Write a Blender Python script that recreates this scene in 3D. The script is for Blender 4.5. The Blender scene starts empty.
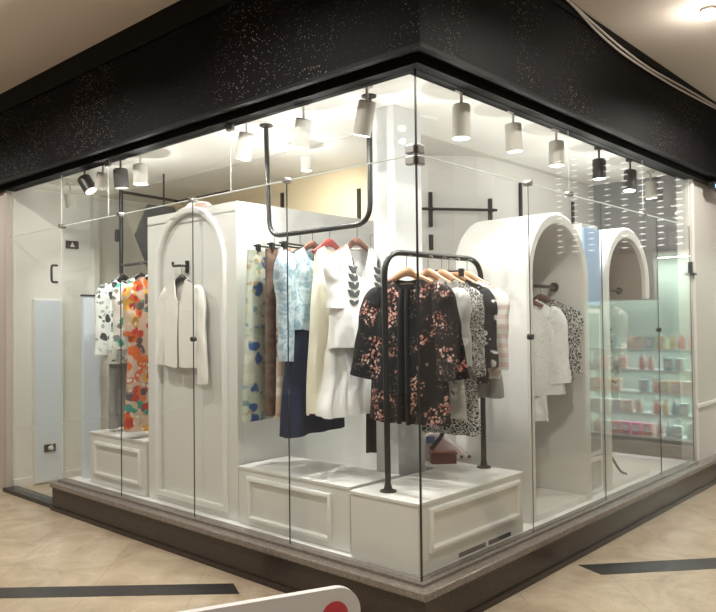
import bpy, bmesh, math, random
from mathutils import Vector, Matrix, noise
PI = math.pi
SC = bpy.context.scene
COL = SC.collection
random.seed(7)

# ------------------------------------------------------------------ camera
def set_camera():
    a = math.radians(42.2); pitch = math.radians(1.25); roll = math.radians(0.66)
    F0 = Vector((math.cos(a), math.sin(a), 0)); R0 = Vector((math.sin(a), -math.cos(a), 0)); U0 = Vector((0, 0, 1))
    F = F0 * math.cos(pitch) + U0 * math.sin(pitch)
    U = U0 * math.cos(pitch) - F0 * math.sin(pitch)
    R = R0 * math.cos(roll) - U * math.sin(roll)
    U = U * math.cos(roll) + R0 * math.sin(roll)
    cam = bpy.data.cameras.new('camera'); o = bpy.data.objects.new('camera', cam); COL.objects.link(o)
    m = Matrix((R, U, -F)).transposed().to_4x4(); m.translation = Vector((-2.855, -2.192, 1.5))
    o.matrix_world = m
    cam.sensor_fit = 'HORIZONTAL'; cam.sensor_width = 36.0; cam.lens = 36.0 * 736 / 716
    cam.clip_start = 0.05; cam.clip_end = 200
    SC.camera = o
set_camera()

# ------------------------------------------------------------------ world, lights, exposure
W = bpy.data.worlds.new('world'); SC.world = W; W.use_nodes = True
W.node_tree.nodes['Background'].inputs[0].default_value = (1.0, 0.95, 0.88, 1)
W.node_tree.nodes['Background'].inputs[1].default_value = 0.16
SC.view_settings.view_transform = 'Standard'; SC.view_settings.look = 'None'
SC.view_settings.gamma = 1.0; SC.view_settings.use_curve_mapping = False
SC.view_settings.exposure = 0.08
SPOT_GAIN, SPOT_ANGLE = 1.45, 92      # strength and spread of the track spotlights

def area(name, loc, size, energy, color, rot=(0, 0, 0)):
    l = bpy.data.lights.new(name, 'AREA'); l.shape = 'RECTANGLE'; l.size, l.size_y = size
    l.energy = energy; l.color = color
    o = bpy.data.objects.new(name, l); COL.objects.link(o); o.location = loc; o.rotation_euler = rot
    return o
ARCADE_GAIN = 1.15                       # strength of the arcade ceiling lamps

# ------------------------------------------------------------------ materials
def mat(name):
    m = bpy.data.materials.new(name); m.use_nodes = True
    nt = m.node_tree
    return m, nt, nt.nodes['Principled BSDF']
def plain(name, c, rough=0.5, metal=0.0, spec=0.5, emit=None, bump=None):
    m, nt, p = mat(name)
    p.inputs['Base Color'].default_value = (*c, 1); p.inputs['Roughness'].default_value = rough
    p.inputs['Metallic'].default_value = metal; p.inputs['Specular IOR Level'].default_value = spec
    if emit:
        p.inputs['Emission Color'].default_value = (*emit[0], 1); p.inputs['Emission Strength'].default_value = emit[1]
    if bump:
        add_bump(nt, p, *bump)
    return m
def node(nt, t, **kw):
    n = nt.nodes.new(t)
    for k, v in kw.items(): setattr(n, k, v)
    return n
def coords(nt, out='Object', scale=(1, 1, 1), rot=(0, 0, 0)):
    tc = node(nt, 'ShaderNodeTexCoord'); mp = node(nt, 'ShaderNodeMapping')
    mp.inputs['Scale'].default_value = scale; mp.inputs['Rotation'].default_value = rot
    nt.links.new(tc.outputs[out], mp.inputs[0])
    return mp.outputs[0]
def add_bump(nt, p, scale, strength, dist=0.002):
    n = node(nt, 'ShaderNodeTexNoise'); n.inputs['Scale'].default_value = scale; n.inputs['Detail'].default_value = 4
    nt.links.new(coords(nt), n.inputs['Vector'])
    b = node(nt, 'ShaderNodeBump'); b.inputs['Strength'].default_value = strength; b.inputs['Distance'].default_value = dist
    nt.links.new(n.outputs['Fac'], b.inputs['Height']); nt.links.new(b.outputs[0], p.inputs['Normal'])
def ramp(nt, fac, stops, interp='LINEAR'):
    r = node(nt, 'ShaderNodeValToRGB'); r.color_ramp.interpolation = interp
    el = r.color_ramp.elements
    while len(el) < len(stops): el.new(0.5)
    for e, (pos, c) in zip(el, stops):
        e.position = pos; e.color = (*c, 1) if len(c) == 3 else c
    nt.links.new(fac, r.inputs[0]); return r.outputs[0]
def mixc(nt, fac, a, b):
    n = node(nt, 'ShaderNodeMix', data_type='RGBA')
    for sock, v in ((n.inputs[0], fac), (n.inputs[6], a), (n.inputs[7], b)):
        if isinstance(v, (int, float)): sock.default_value = v
        elif isinstance(v, tuple): sock.default_value = (*v, 1)
        else: nt.links.new(v, sock)
    return n.outputs[2]
def mth(nt, op, a, b=None, clamp=False):
    n = node(nt, 'ShaderNodeMath', operation=op, use_clamp=clamp)
    for sock, v in zip(n.inputs, (a, b)):
        if v is None: continue
        if isinstance(v, (int, float)): sock.default_value = v
        else: nt.links.new(v, sock)
    return n.outputs[0]
BW = lambda t, s=0.01: [(max(0, t - s), (0, 0, 0)), (min(1, t + s), (1, 1, 1))]
def noise_fac(nt, vec, scale, detail=3, rough=0.5, dist=0.0):
    n = node(nt, 'ShaderNodeTexNoise'); n.inputs['Scale'].default_value = scale; n.inputs['Detail'].default_value = detail
    n.inputs['Roughness'].default_value = rough; n.inputs['Distortion'].default_value = dist
    nt.links.new(vec, n.inputs['Vector']); return n.outputs['Fac']
def voro(nt, vec, scale, feature='F1', out='Distance', rnd=1.0):
    n = node(nt, 'ShaderNodeTexVoronoi', feature=feature); n.inputs['Scale'].default_value = scale
    n.inputs['Randomness'].default_value = rnd
    nt.links.new(vec, n.inputs['Vector']); return n.outputs[out]
def warp(nt, vec, scale, amt):
    n = node(nt, 'ShaderNodeTexNoise'); n.inputs['Scale'].default_value = scale; n.inputs['Detail'].default_value = 2
    nt.links.new(vec, n.inputs['Vector'])
    s = node(nt, 'ShaderNodeVectorMath', operation='SUBTRACT'); nt.links.new(n.outputs['Color'], s.inputs[0]); s.inputs[1].default_value = (.5, .5, .5)
    k = node(nt, 'ShaderNodeVectorMath', operation='SCALE'); nt.links.new(s.outputs[0], k.inputs[0]); k.inputs['Scale'].default_value = amt
    a = node(nt, 'ShaderNodeVectorMath', operation='ADD'); nt.links.new(vec, a.inputs[0]); nt.links.new(k.outputs[0], a.inputs[1])
    return a.outputs[0]
def finish_cloth(nt, p, colour, rough=0.85, weave=0.25):
    if isinstance(colour, tuple): p.inputs['Base Color'].default_value = (*colour, 1)
    else: nt.links.new(colour, p.inputs['Base Color'])
    p.inputs['Roughness'].default_value = rough; p.inputs['Specular IOR Level'].default_value = 0.2
    p.inputs['Sheen Weight'].default_value = 0.02
    add_bump(nt, p, 60, weave, 0.004)
def cloth(name, c, rough=0.85, weave=0.25):
    m, nt, p = mat(name); finish_cloth(nt, p, c, rough, weave); return m

def cloth_black_floral():
    m, nt, p = mat('black_floral_cloth')
    v = warp(nt, coords(nt, scale=(1, 0.35, 1)), 30, 0.022)
    clus = ramp(nt, noise_fac(nt, v, 8.0, 2), BW(0.53, 0.03))
    vn = node(nt, 'ShaderNodeTexVoronoi'); vn.inputs['Scale'].default_value = 62; nt.links.new(v, vn.inputs['Vector'])
    d = vn.outputs['Distance']
    sep = node(nt, 'ShaderNodeSeparateColor'); nt.links.new(vn.outputs['Color'], sep.inputs[0])
    petals = ramp(nt, sep.outputs[0], [(0.0, (0.30, 0.07, 0.06)), (0.25, (0.52, 0.20, 0.17)), (0.6, (0.62, 0.36, 0.30)), (1.0, (0.72, 0.56, 0.48))])
    keep = ramp(nt, sep.outputs[1], BW(0.18, 0.02))
    shape = mth(nt, 'MULTIPLY', ramp(nt, d, [(0.42, (1, 1, 1)), (0.54, (0, 0, 0))]), keep)
    col = mixc(nt, mth(nt, 'MULTIPLY', shape, clus), (0.011, 0.0105, 0.011), petals)
    w = node(nt, 'ShaderNodeVectorMath', operation='ADD'); nt.links.new(v, w.inputs[0]); w.inputs[1].default_value = (3.1, 1.7, 5.3)
    sp = mth(nt, 'MULTIPLY', ramp(nt, voro(nt, w.outputs[0], 70), [(0.28, (1, 1, 1)), (0.36, (0, 0, 0))]), ramp(nt, noise_fac(nt, w.outputs[0], 9, 2), BW(0.53, 0.03)))
    col = mixc(nt, sp, col, (0.17, 0.12, 0.10))
    finish_cloth(nt, p, col, 0.8); return m
def cloth_blot(name, base, layers, squash=0.35, rough=0.85):
    """layers: (cell scale, threshold, colour, cluster scale or 0, cluster threshold)"""
    m, nt, p = mat(name)
    v = warp(nt, coords(nt, scale=(1, squash, 1)), 12, 0.06); col = base
    for i, (sc, th, c, cs, ct) in enumerate(layers):
        w = node(nt, 'ShaderNodeVectorMath', operation='ADD'); nt.links.new(v, w.inputs[0]); w.inputs[1].default_value = (i * 3.7, i * 1.3, i * 2.1)
        f = ramp(nt, voro(nt, w.outputs[0], sc), [(max(0, th - 0.03), (1, 1, 1)), (th + 0.03, (0, 0, 0))])
        if cs: f = mth(nt, 'MULTIPLY', f, ramp(nt, noise_fac(nt, w.outputs[0], cs, 1), BW(ct, 0.03)))
        col = mixc(nt, f, col, c)
    finish_cloth(nt, p, col, rough); return m
def cloth_noise(name, stops, scale, squash=(1, 0.35, 1), detail=2, dist=1.0, rough=0.85):
    m, nt, p = mat(name)
    col = ramp(nt, noise_fac(nt, coords(nt, scale=squash), scale, detail, 0.5, dist), stops)
    finish_cloth(nt, p, col, rough); return m
def cloth_animal(name, dark, light, scale, th=0.08):
    m, nt, p = mat(name)
    v = warp(nt, coords(nt, scale=(1, 0.35, 1)), scale * 0.5, 0.05)
    e = voro(nt, v, scale, 'DISTANCE_TO_EDGE')
    g = noise_fac(nt, v, scale * 0.9, 2)
    f = ramp(nt, mth(nt, 'MULTIPLY', e, mth(nt, 'ADD', g, 0.5)), [(th * 0.8, (0, 0, 0)), (th * 1.3, (1, 1, 1))])
    finish_cloth(nt, p, mixc(nt, f, light, dark)); return m
def cloth_stripes(name, a, b, period, sharp=0.1):
    m, nt, p = mat(name)
    w = node(nt, 'ShaderNodeTexWave', bands_direction='Z'); w.inputs['Scale'].default_value = 0.314 / period; w.inputs['Distortion'].default_value = 0.6
    nt.links.new(coords(nt), w.inputs['Vector'])
    finish_cloth(nt, p, mixc(nt, ramp(nt, w.outputs['Fac'], BW(0.5, sharp)), a, b)); return m

M = {}
M['white'] = plain('white_lacquer', (0.76, 0.76, 0.735), 0.32, bump=(3, 0.03, 0.01))  # kept greyer than the mouldings, so lighting contrast sits in the colour
M['white_gloss'] = plain('white_gloss_lacquer', (0.86, 0.86, 0.845), 0.22)  # brighter white puts the light caught by the mouldings into their colour
M['wall_in'] = plain('white_wall_paint', (0.78, 0.765, 0.73), 0.7, bump=(30, 0.05, 0.002))
M['wall_cream'] = plain('cream_wall_paint', (0.78, 0.66, 0.45), 0.7, bump=(30, 0.05, 0.002))
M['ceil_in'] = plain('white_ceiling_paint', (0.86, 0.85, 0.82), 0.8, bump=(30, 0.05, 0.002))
M['ceil_in_dim'] = plain('dimmed_ceiling_paint', (0.66, 0.64, 0.60), 0.8, bump=(30, 0.05, 0.002))  # greyer copy of the ceiling white, weaker light put into the colour
M['ceil_out'] = plain('beige_ceiling_paint', (0.74, 0.66, 0.58), 0.75, bump=(14, 0.06, 0.004))
M['black'] = plain('black_metal', (0.012, 0.011, 0.010), 0.4, 0.0, 0.5)
M['grey_black'] = plain('dark_grey_metal', (0.05, 0.05, 0.05), 0.4)
M['steel'] = plain('brushed_steel', (0.35, 0.34, 0.32), 0.35, 1.0)
M['seal'] = plain('dark_glass_joint', (0.03, 0.035, 0.035), 0.3)
M['edge'] = plain('pale_glass_edge', (0.72, 0.76, 0.73), 0.2)
M['wood'] = plain('hanger_wood', (0.46, 0.26, 0.14), 0.4)
M['darkwood'] = plain('dark_hanger_wood', (0.16, 0.07, 0.045), 0.4)
M['red'] = plain('red_plastic', (0.28, 0.04, 0.035), 0.35)
M['panel_blue'] = plain('blue_grey_paint', (0.70, 0.78, 0.86), 0.4)
M['spot_white'] = plain('white_lamp_housing', (0.80, 0.78, 0.73), 0.4)
M['spot_grey'] = plain('grey_lamp_housing', (0.48, 0.45, 0.40), 0.45)
M['glow'] = plain('lamp_lens', (1, 1, 1), 0.3, emit=((1.0, 0.94, 0.82), 9))
M['lens_off'] = plain('dim_lamp_lens', (0.85, 0.82, 0.75), 0.3, emit=((1.0, 0.9, 0.75), 0.6))

def mat_glass():
    m = bpy.data.materials.new('clear_glass'); m.use_nodes = True; nt = m.node_tree; nt.nodes.clear()
    out = node(nt, 'ShaderNodeOutputMaterial'); mix = node(nt, 'ShaderNodeMixShader')
    tr = node(nt, 'ShaderNodeBsdfTransparent'); tr.inputs[0].default_value = (0.985, 0.995, 0.988, 1)
    gl = node(nt, 'ShaderNodeBsdfGlossy'); gl.inputs['Roughness'].default_value = 0.0; gl.inputs[0].default_value = (1, 1, 1, 1)
    lw = node(nt, 'ShaderNodeLayerWeight'); lw.inputs[0].default_value = 0.5
    f = mth(nt, 'ADD', mth(nt, 'MULTIPLY', mth(nt, 'POWER', lw.outputs['Facing'], 5.0), 0.96), 0.04)
    nt.links.new(f, mix.inputs[0]); nt.links.new(tr.outputs[0], mix.inputs[1]); nt.links.new(gl.outputs[0], mix.inputs[2])
    nt.links.new(mix.outputs[0], out.inputs[0]); return m
M['glass'] = mat_glass()

def mat_granite(name, base, fleck, scale, th, rough, cluster=None, spec=0.5):
    m, nt, p = mat(name); v = coords(nt)
    f = ramp(nt, voro(nt, v, scale), [(th, (1, 1, 1)), (th + 0.04, (0, 0, 0))])
    if cluster: f = mth(nt, 'MULTIPLY', f, ramp(nt, noise_fac(nt, v, cluster[0], 2), [(cluster[1] - .1, (0.08, 0.08, 0.08)), (cluster[1] + .1, (1, 1, 1))]))
    base2 = tuple(c * 0.5 for c in base)
    b = mixc(nt, noise_fac(nt, v, scale * 0.3, 3), base2, base)
    nt.links.new(mixc(nt, f, b, fleck), p.inputs['Base Color'])
    p.inputs['Roughness'].default_value = rough; p.inputs['Specular IOR Level'].default_value = spec
    return m
M['fascia'] = mat_granite('black_speckled_granite', (0.0045, 0.0034, 0.0038), (0.50, 0.45, 0.43), 62, 0.14, 0.6, (1.5, 0.54), spec=0.08)
M['fascia_trim'] = plain('black_painted_trim', (0.004, 0.0035, 0.0035), 0.6, spec=0.15)
M['kerb'] = mat_granite('dark_brown_granite', (0.050, 0.036, 0.028), (0.12, 0.10, 0.085), 120, 0.2, 0.3)
M['ledge'] = mat_granite('sheen_lit_granite', (0.27, 0.235, 0.205), (0.38, 0.345, 0.31), 120, 0.25, 0.22)  # lighter polished stone, its sheen put into the colour

def mat_floor():
    m, nt, p = mat('beige_marble_tiles'); v = coords(nt, rot=(0, 0, 0))
    br = node(nt, 'ShaderNodeTexBrick'); br.inputs['Scale'].default_value = 1.0; br.offset = 0.0
    br.inputs['Brick Width'].default_value = 0.6; br.inputs['Row Height'].default_value = 0.6
    br.inputs['Mortar Size'].default_value = 0.0025; br.inputs['Mortar Smooth'].default_value = 0.3
    br.inputs['Color1'].default_value = (0, 0, 0, 1); br.inputs['Color2'].default_value = (1, 1, 1, 1); br.inputs['Mortar'].default_value = (0.5, 0.5, 0.5, 1)
    nt.links.new(coords(nt, rot=(0, 0, PI / 4)), br.inputs['Vector'])
    n1 = noise_fac(nt, v, 2.2, 6, 0.62, 1.6)
    c = ramp(nt, n1, [(0.28, (0.33, 0.255, 0.17)), (0.45, (0.46, 0.375, 0.265)), (0.60, (0.55, 0.46, 0.34)), (0.78, (0.64, 0.56, 0.45))])
    vein = ramp(nt, noise_fac(nt, v, 5, 8, 0.7, 3.0), [(0.47, (0, 0, 0)), (0.5, (1, 1, 1)), (0.53, (0, 0, 0))])
    c = mixc(nt, mth(nt, 'MULTIPLY', vein, 0.35), c, (0.34, 0.23, 0.14))
    c = mixc(nt, mth(nt, 'MULTIPLY', br.outputs['Color'], 0.18), c, (0.40, 0.30, 0.20))
    c = mixc(nt, mth(nt, 'MULTIPLY', br.outputs['Fac'], 0.6), c, (0.24, 0.17, 0.11))
    nt.links.new(c, p.inputs['Base Color']); p.inputs['Roughness'].default_value = 0.28
    return m
M['floor'] = mat_floor()
M['inlay'] = mat_granite('dark_grey_marble', (0.045, 0.042, 0.040), (0.14, 0.13, 0.12), 14, 0.05, 0.3)

# ------------------------------------------------------------------ mesh helpers
def new(): return bmesh.new()
def bx(bm, x0, y0, z0, x1, y1, z1, bevel=0.0):
    if x0 > x1: x0, x1 = x1, x0
    if y0 > y1: y0, y1 = y1, y0
    if z0 > z1: z0, z1 = z1, z0
    vs = [bm.verts.new(p) for p in ((x0, y0, z0), (x1, y0, z0), (x1, y1, z0), (x0, y1, z0), (x0, y0, z1), (x1, y0, z1), (x1, y1, z1), (x0, y1, z1))]
    fs = [bm.faces.new([vs[i] for i in f]) for f in ((0, 3, 2, 1), (4, 5, 6, 7), (0, 1, 5, 4), (1, 2, 6, 5), (2, 3, 7, 6), (3, 0, 4, 7))]
    if bevel:
        es = list({e for f in fs for e in f.edges})
        bmesh.ops.bevel(bm, geom=es, offset=bevel, segments=2, profile=0.7, affect='EDGES')
    return bm
def box(*a, bevel=0.0): return bx(new(), *a, bevel=bevel)
def prism(bm, pts, a, b, axis='z'):
    """extrude a 2D outline between a and b along an axis; pts are in the other two axes in order"""
    def P(u, v, w):
        return {'z': (u, v, w), 'y': (u, w, v), 'x': (w, u, v)}[axis]
    lo = [bm.verts.new(P(u, v, a)) for u, v in pts]; hi = [bm.verts.new(P(u, v, b)) for u, v in pts]
    n = len(pts)
    bm.faces.new(lo[::-1]); bm.faces.new(hi)
    for i in range(n): bm.faces.new((lo[i], lo[(i + 1) % n], hi[(i + 1) % n], hi[i]))
    bmesh.ops.recalc_face_normals(bm, faces=bm.faces); return bm
def frames(pts):
    pts = [Vector(p) for p in pts]; n = len(pts); out = []
    t0 = (pts[1] - pts[0]).normalized(); ref = Vector((0, 0, 1)) if abs(t0.z) < 0.9 else Vector((1, 0, 0))
    u = t0.cross(ref).normalized()
    for i in range(n):
        t = (pts[min(i + 1, n - 1)] - pts[max(i - 1, 0)]).normalized()
        u = (u - t * u.dot(t)).normalized(); out.append((pts[i], u, t.cross(u)))
    return out
def tube(bm, pts, r, seg=10, closed=False):
    fr = frames(pts); rings = []
    for i, (p, u, v) in enumerate(fr):
        rr = r[i] if isinstance(r, (list, tuple)) else r
        rings.append([bm.verts.new(p + (u * math.cos(2 * PI * k / seg) + v * math.sin(2 * PI * k / seg)) * rr) for k in range(seg)])
    for a, b in zip(rings, rings[1:]):
        for k in range(seg): bm.faces.new((a[k], a[(k + 1) % seg], b[(k + 1) % seg], b[k]))
    bm.faces.new(rings[0][::-1]); bm.faces.new(rings[-1])
    bmesh.ops.recalc_face_normals(bm, faces=bm.faces); return bm
def lathe(bm, prof, seg=24, axis=((0, 0, 0), (0, 0, 1))):
    """prof: (radius, height) pairs about an axis"""
    o = Vector(axis[0]); d = Vector(axis[1]).normalized()
    u = d.cross(Vector((1, 0, 0)) if abs(d.x) < 0.9 else Vector((0, 1, 0))).normalized(); v = d.cross(u)
    rings = []
    for r, h in prof:
        rings.append([bm.verts.new(o + d * h + (u * math.cos(2 * PI * k / seg) + v * math.sin(2 * PI * k / seg)) * max(r, 1e-4)) for k in range(seg)])
    for a, b in zip(rings, rings[1:]):
        for k in range(seg): bm.faces.new((a[k], a[(k + 1) % seg], b[(k + 1) % seg], b[k]))
    bm.faces.new(rings[0][::-1]); bm.faces.new(rings[-1])
    bmesh.ops.recalc_face_normals(bm, faces=bm.faces); return bm
def bend(pts, r=0.08, n=6):
    """round the corners of a polyline"""
    P = [Vector(p) for p in pts]; out = [P[0]]
    for a, b, c in zip(P, P[1:], P[2:]):
        d1 = (a - b).normalized(); d2 = (c - b).normalized(); rr = min(r, (a - b).length * .45, (c - b).length * .45)
        s, e = b + d1 * rr, b + d2 * rr
        for k in range(n + 1):
            t = k / n; out.append(s * (1 - t) ** 2 + b * 2 * t * (1 - t) + e * t * t)
    out.append(P[-1]); return out
def obj(name, bm, m, parent=None, smooth=False):
    me = bpy.data.meshes.new(name); bm.to_mesh(me); bm.free()
    if isinstance(m, str): m = M[m]
    me.materials.append(m)
    if smooth:
        for p in me.polygons: p.use_smooth = True
        try: me.set_sharp_from_angle(angle=math.radians(40 if smooth is True else smooth))
        except Exception: pass
    o = bpy.data.objects.new(name, me); COL.objects.link(o)
    if parent: o.parent = parent
    return o
def tag(o, label, cat, group=None):
    o['label'] = label; o['category'] = cat
    if group: o['group'] = group
    return o
def thing(name, label, cat, loc=(0, 0, 0), rz=0.0, group=None):
    o = bpy.data.objects.new(name, None); COL.objects.link(o); o.empty_display_size = 0.1
    o.location = loc; o.rotation_euler = (0, 0, rz); return tag(o, label, cat, group)
def struct(name, bm, m, parent=None, smooth=False):
    o = obj(name, bm, m, parent, smooth)
    o['kind'] = 'structure'
    return o
def dup(root, loc=None, rz=None, label=None, group=None):
    r = root.copy(); COL.objects.link(r)
    if loc is not None: r.location = loc
    if rz is not None: r.rotation_euler = (0, 0, rz)
    if label: r['label'] = label
    if group: r['group'] = group
    for ch in list(root.children):
        c = ch.copy(); COL.objects.link(c); c.parent = r
        for g in list(ch.children):
            d = g.copy(); COL.objects.link(d); d.parent = c
    return r

# ------------------------------------------------------------------ setting
ZG, ZT, ZJ = 0.24, 2.742, 2.32          # glass foot, glass top, transom joint
YE, YD, XE = 3.70, 4.70, 3.96          # end of display, end of door, end of the long glass
CL, CR = 3.575, 3.465                   # arcade ceiling either side

struct('floor', box(-9, -7, -0.1, 7, 9, 0.0), 'floor')
# dark inlaid bands running at forty five degrees in the arcade floor
def band(p0, d, L, w, name):
    d = Vector(d).normalized(); n = Vector((-d.y, d.x)); p = Vector(p0)
    q = [p - n * w / 2 + d * 0.0, p + d * (-w / 2) * 0 + n * w / 2, p + n * w / 2 + d * L, p - n * w / 2 + d * L]
    pts = [(v.x, v.y) for v in (p - n * w / 2 + d * w * .35, p + n * w / 2, q[2], q[3])]
    struct(name, prism(new(), pts, -0.02, 0.0015), 'inlay')
band((-0.20, 1.13), (-0.735, 0.78), 3.2, 0.165, 'trim_1')
band((1.33, -0.20), (0.71, -0.62), 3.0, 0.185, 'trim_2')
# arcade ceilings
struct('ceiling_arcade_left', box(-9, -7, CL, -0.13, 9, CL + 0.1), 'ceil_out')
struct('ceiling_arcade_right', box(-0.13, -7, CR, 7, -0.13, CR + 0.1), 'ceil_out')
# black fascia over the glass: granite face, black top trim, black beam below
def L_shape(o, i, z0, z1, yl, xr):
    """L-shaped band: outer offset o, inner offset i (metres outside the glass planes)"""
    return prism(new(), [(-o, -o), (xr, -o), (xr, -i), (-i, -i), (-i, yl), (-o, yl)], z0, z1)
struct('wall_fascia', L_shape(0.13, -0.16, 2.79, CR - 0.06, 9, 7), 'fascia')
struct('trim_3', L_shape(0.145, 0.0, CR - 0.06, CR, -0.0, 7), 'fascia_trim')
struct('trim_4', prism(new(), [(-0.145, -0.145), (0.1, -0.145), (0.1, 9), (-0.145, 9)], CR - 0.06, CL), 'fascia_trim')
struct('trim_5', L_shape(0.06, -0.05, ZT, 2.79, 9, 7), 'fascia_trim')
struct('trim_6', L_shape(0.138, 0.10, 2.78, 2.80, 9, 7), 'fascia_trim')

# kerb under the glass
kerb = struct('trim_7', L_shape(0.072, -0.06, 0.0, 0.185, YE + 0.02, 6.0), 'kerb')
struct('trim_8', L_shape(0.086, -0.05, 0.0, 0.03, YE + 0.03, 6.0), 'kerb')
lb = L_shape(0.092, -0.06, 0.185, 0.226, YE + 0.03, 6.0)
bmesh.ops.bevel(lb, geom=[e for e in lb.edges], offset=0.010, segments=3, profile=0.6, affect='EDGES')
struct('trim_9', lb, 'ledge', smooth=True)
struct('trim_10', L_shape(0.030, -0.05, 0.226, ZG, YE + 0.015, XE + 0.02), 'ledge')
# raised display floor
struct('floor_display', prism(new(), [(0.05, 0.05), (XE, 0.05), (XE, 0.93), (1.65, 0.93), (1.65, YE), (0.05, YE)], 0.0, ZG - 0.002), 'white_gloss')
struct('floor_entrance', box(0.06, YE + 0.02, 0.0, 1.65, 4.72, 0.012), 'floor')
struct('trim_11', box(-0.06, YE + 0.03, 0.0, 0.06, 4.72, 0.035), 'inlay')

# inner ceilings: bright bay strip, and the shop ceiling behind painted grey for weaker light
struct('ceiling_bay', prism(new(), [(-0.02, -0.02), (XE, -0.02), (XE, 0.89), (0.91, 0.89), (0.91, 4.72), (-0.02, 4.72)], 2.80, 2.86), 'ceil_in')
struct('ceiling_shop', prism(new(), [(0.91, 0.89), (XE, 0.89), (XE, 1.0), (2.2, 1.0), (1.75, 1.35), (1.75, 4.72), (0.91, 4.72)], 2.795, 2.86), 'ceil_in_dim')
# inner back wall with a splayed corner
def wall_strip(name, pts, z0, z1, m, t=0.1):
    bm = new()
    for (x0, y0), (x1, y1) in zip(pts, pts[1:]):
        d = Vector((x1 - x0, y1 - y0)).normalized(); n = Vector((-d.y, d.x)) * t
        prism(bm, [(x0, y0), (x1, y1), (x1 + n.x, y1 + n.y), (x0 + n.x, y0 + n.y)], z0, z1)
    return struct(name, bm, m, smooth=30)
wall_strip('wall_back', [(1.65, 4.72), (1.65, 1.72)][::-1][::-1], 0, 2.80, 'wall_cream')
arc = [(1.65, 1.72), (1.66, 1.50), (1.69, 1.36), (1.76, 1.24), (1.90, 1.10), (2.07, 0.99), (2.25, 0.94), (2.45, 0.93), (XE + 0.1, 0.93)]
wall_strip('wall_curved', arc, 0, 2.80, 'wall_in')
struct('wall_left', prism(new(), [(0.0, 4.72), (1.75, 4.72), (1.75, 4.85), (0.0, 4.85)], 0, 2.80), 'wall_in')
struct('wall_outer_left', box(-0.02, 4.71, 0, 0.0, 9, ZT + 0.06), plain('greige_wall_paint', (0.55, 0.50, 0.45), 0.6))
struct('wall_right', box(XE + 0.035, -0.005, 0.226, 5.0, 0.12, ZT + 0.05), plain('pale_grey_wall_paint', (0.60, 0.57, 0.53), 0.55, bump=(20, .05, .003)))
struct('trim_12', box(XE + 0.035, -0.022, 0.70, 5.0, -0.005, 0.735, bevel=0.005), 'wall_in')
struct('trim_13', box(XE + 0.035, -0.018, ZG, XE + 0.075, -0.005, ZT, bevel=0.004), 'wall_in')
struct('trim_14', box(-0.035, 4.70, 0, 0.02, 4.76, ZT, bevel=0.006), plain('warm_grey_jamb_paint', (0.50, 0.45, 0.40), 0.5))
struct('baseboard_left', box(0.03, 4.70, 0.012, 1.65, 4.72, 0.09), 'wall_in')
struct('trim_15', box(0.80, 4.66, 0, 0.86, 4.72, 2.80), 'wall_in')
# square pillar behind the corner plinth
struct('column', box(0.535, 0.575, ZG - 0.01, 0.80, 0.745, 2.80, bevel=0.008), plain('pillar_paint', (0.66, 0.67, 0.67), 0.6))
def arc_cove():
    bm = new(); pts = []
    for k in range(17):
        a = PI + k / 16 * PI / 2
        pts.append((0.98 + 0.40 * math.cos(a), 0.98 + 0.40 * math.sin(a)))
    tube(bm, [(x, y, 2.80) for x, y in pts], 0.014, 6)
    return bm
struct('trim_16', arc_cove(), 'ceil_in')

# ------------------------------------------------------------------ shop window glass
GT = 0.010
nwin = [0]
def pane(axis, a, b, z0, z1, name=None):
    nwin[0] += 1
    n = name or 'window_%d' % nwin[0]
    g = 0.0025
    if axis == 'y': bm = box(0, a + g, z0, GT, b - g, z1)
    else: bm = box(a + g, 0, z0, b - g, GT, z1)
    return struct(n, bm, 'glass')
def seal(win, p, q, r=0.0035, m='seal', name='seal'):
    o = struct(name, tube(new(), [p, q], r, 6), m, win); return o
LJ = [0.0, 0.945, 1.865, 2.775, YE]; RJ = [0.012, 1.10, 2.12, 3.18, XE]
for a, b in zip(LJ, LJ[1:]):
    w = pane('y', a, b, ZG, ZJ - 0.002)
    seal(w, (GT / 2, b, ZG), (GT / 2, b, ZJ), 0.004)
for a, b in zip(RJ, RJ[1:]):
    w = pane('x', a, b, ZG, ZJ - 0.002)
    if b < 4: seal(w, (b, GT / 2, ZG), (b, GT / 2, ZJ), 0.0042, 'seal' if b > 2 else 'steel')
UL = [0.0, 1.46, 2.95, YE, YD]; UR = [0.012, 1.64, 2.9, XE]
for k, (a, b) in enumerate(zip(UL, UL[1:])):
    w = pane('y', a, b, ZJ + 0.002, ZT)
    seal(w, (GT / 2, a, ZJ), (GT / 2, b, ZJ), 0.0042, 'edge', 'glass_edge')
    if b < 4.2: seal(w, (GT / 2, b, ZJ), (GT / 2, b, ZT), 0.0025, 'edge', 'glass_edge')
for a, b in zip(UR, UR[1:]):
    w = pane('x', a, b, ZJ + 0.002, ZT)
    seal(w, (a, GT / 2, ZJ), (b, GT / 2, ZJ), 0.0042, 'edge', 'glass_edge')
    if b < 4: seal(w, (b, GT / 2, ZJ), (b, GT / 2, ZT), 0.0025, 'edge', 'glass_edge')
cw = struct('window_corner', box(0.0, 0.0, ZG, 0.008, 0.008, ZT), 'seal')
nwin[0] += 1
wr = struct('window_%d' % nwin[0], box(0.012, YE - GT / 2, ZG, 1.64, YE + GT / 2, 2.80), 'glass')
seal(wr, (0.005, YE, ZG), (0.005, YE, ZT), 0.005, 'edge', 'glass_edge')
nwin[0] += 1
wr2 = struct('window_%d' % nwin[0], box(XE - GT / 2, 0.012, ZG, XE + GT / 2, 0.92, 2.80), 'glass')
dr = struct('door_1', box(0, YE + 0.02, 0.045, GT, YD - 0.012, ZJ - 0.006), 'glass')
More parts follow.
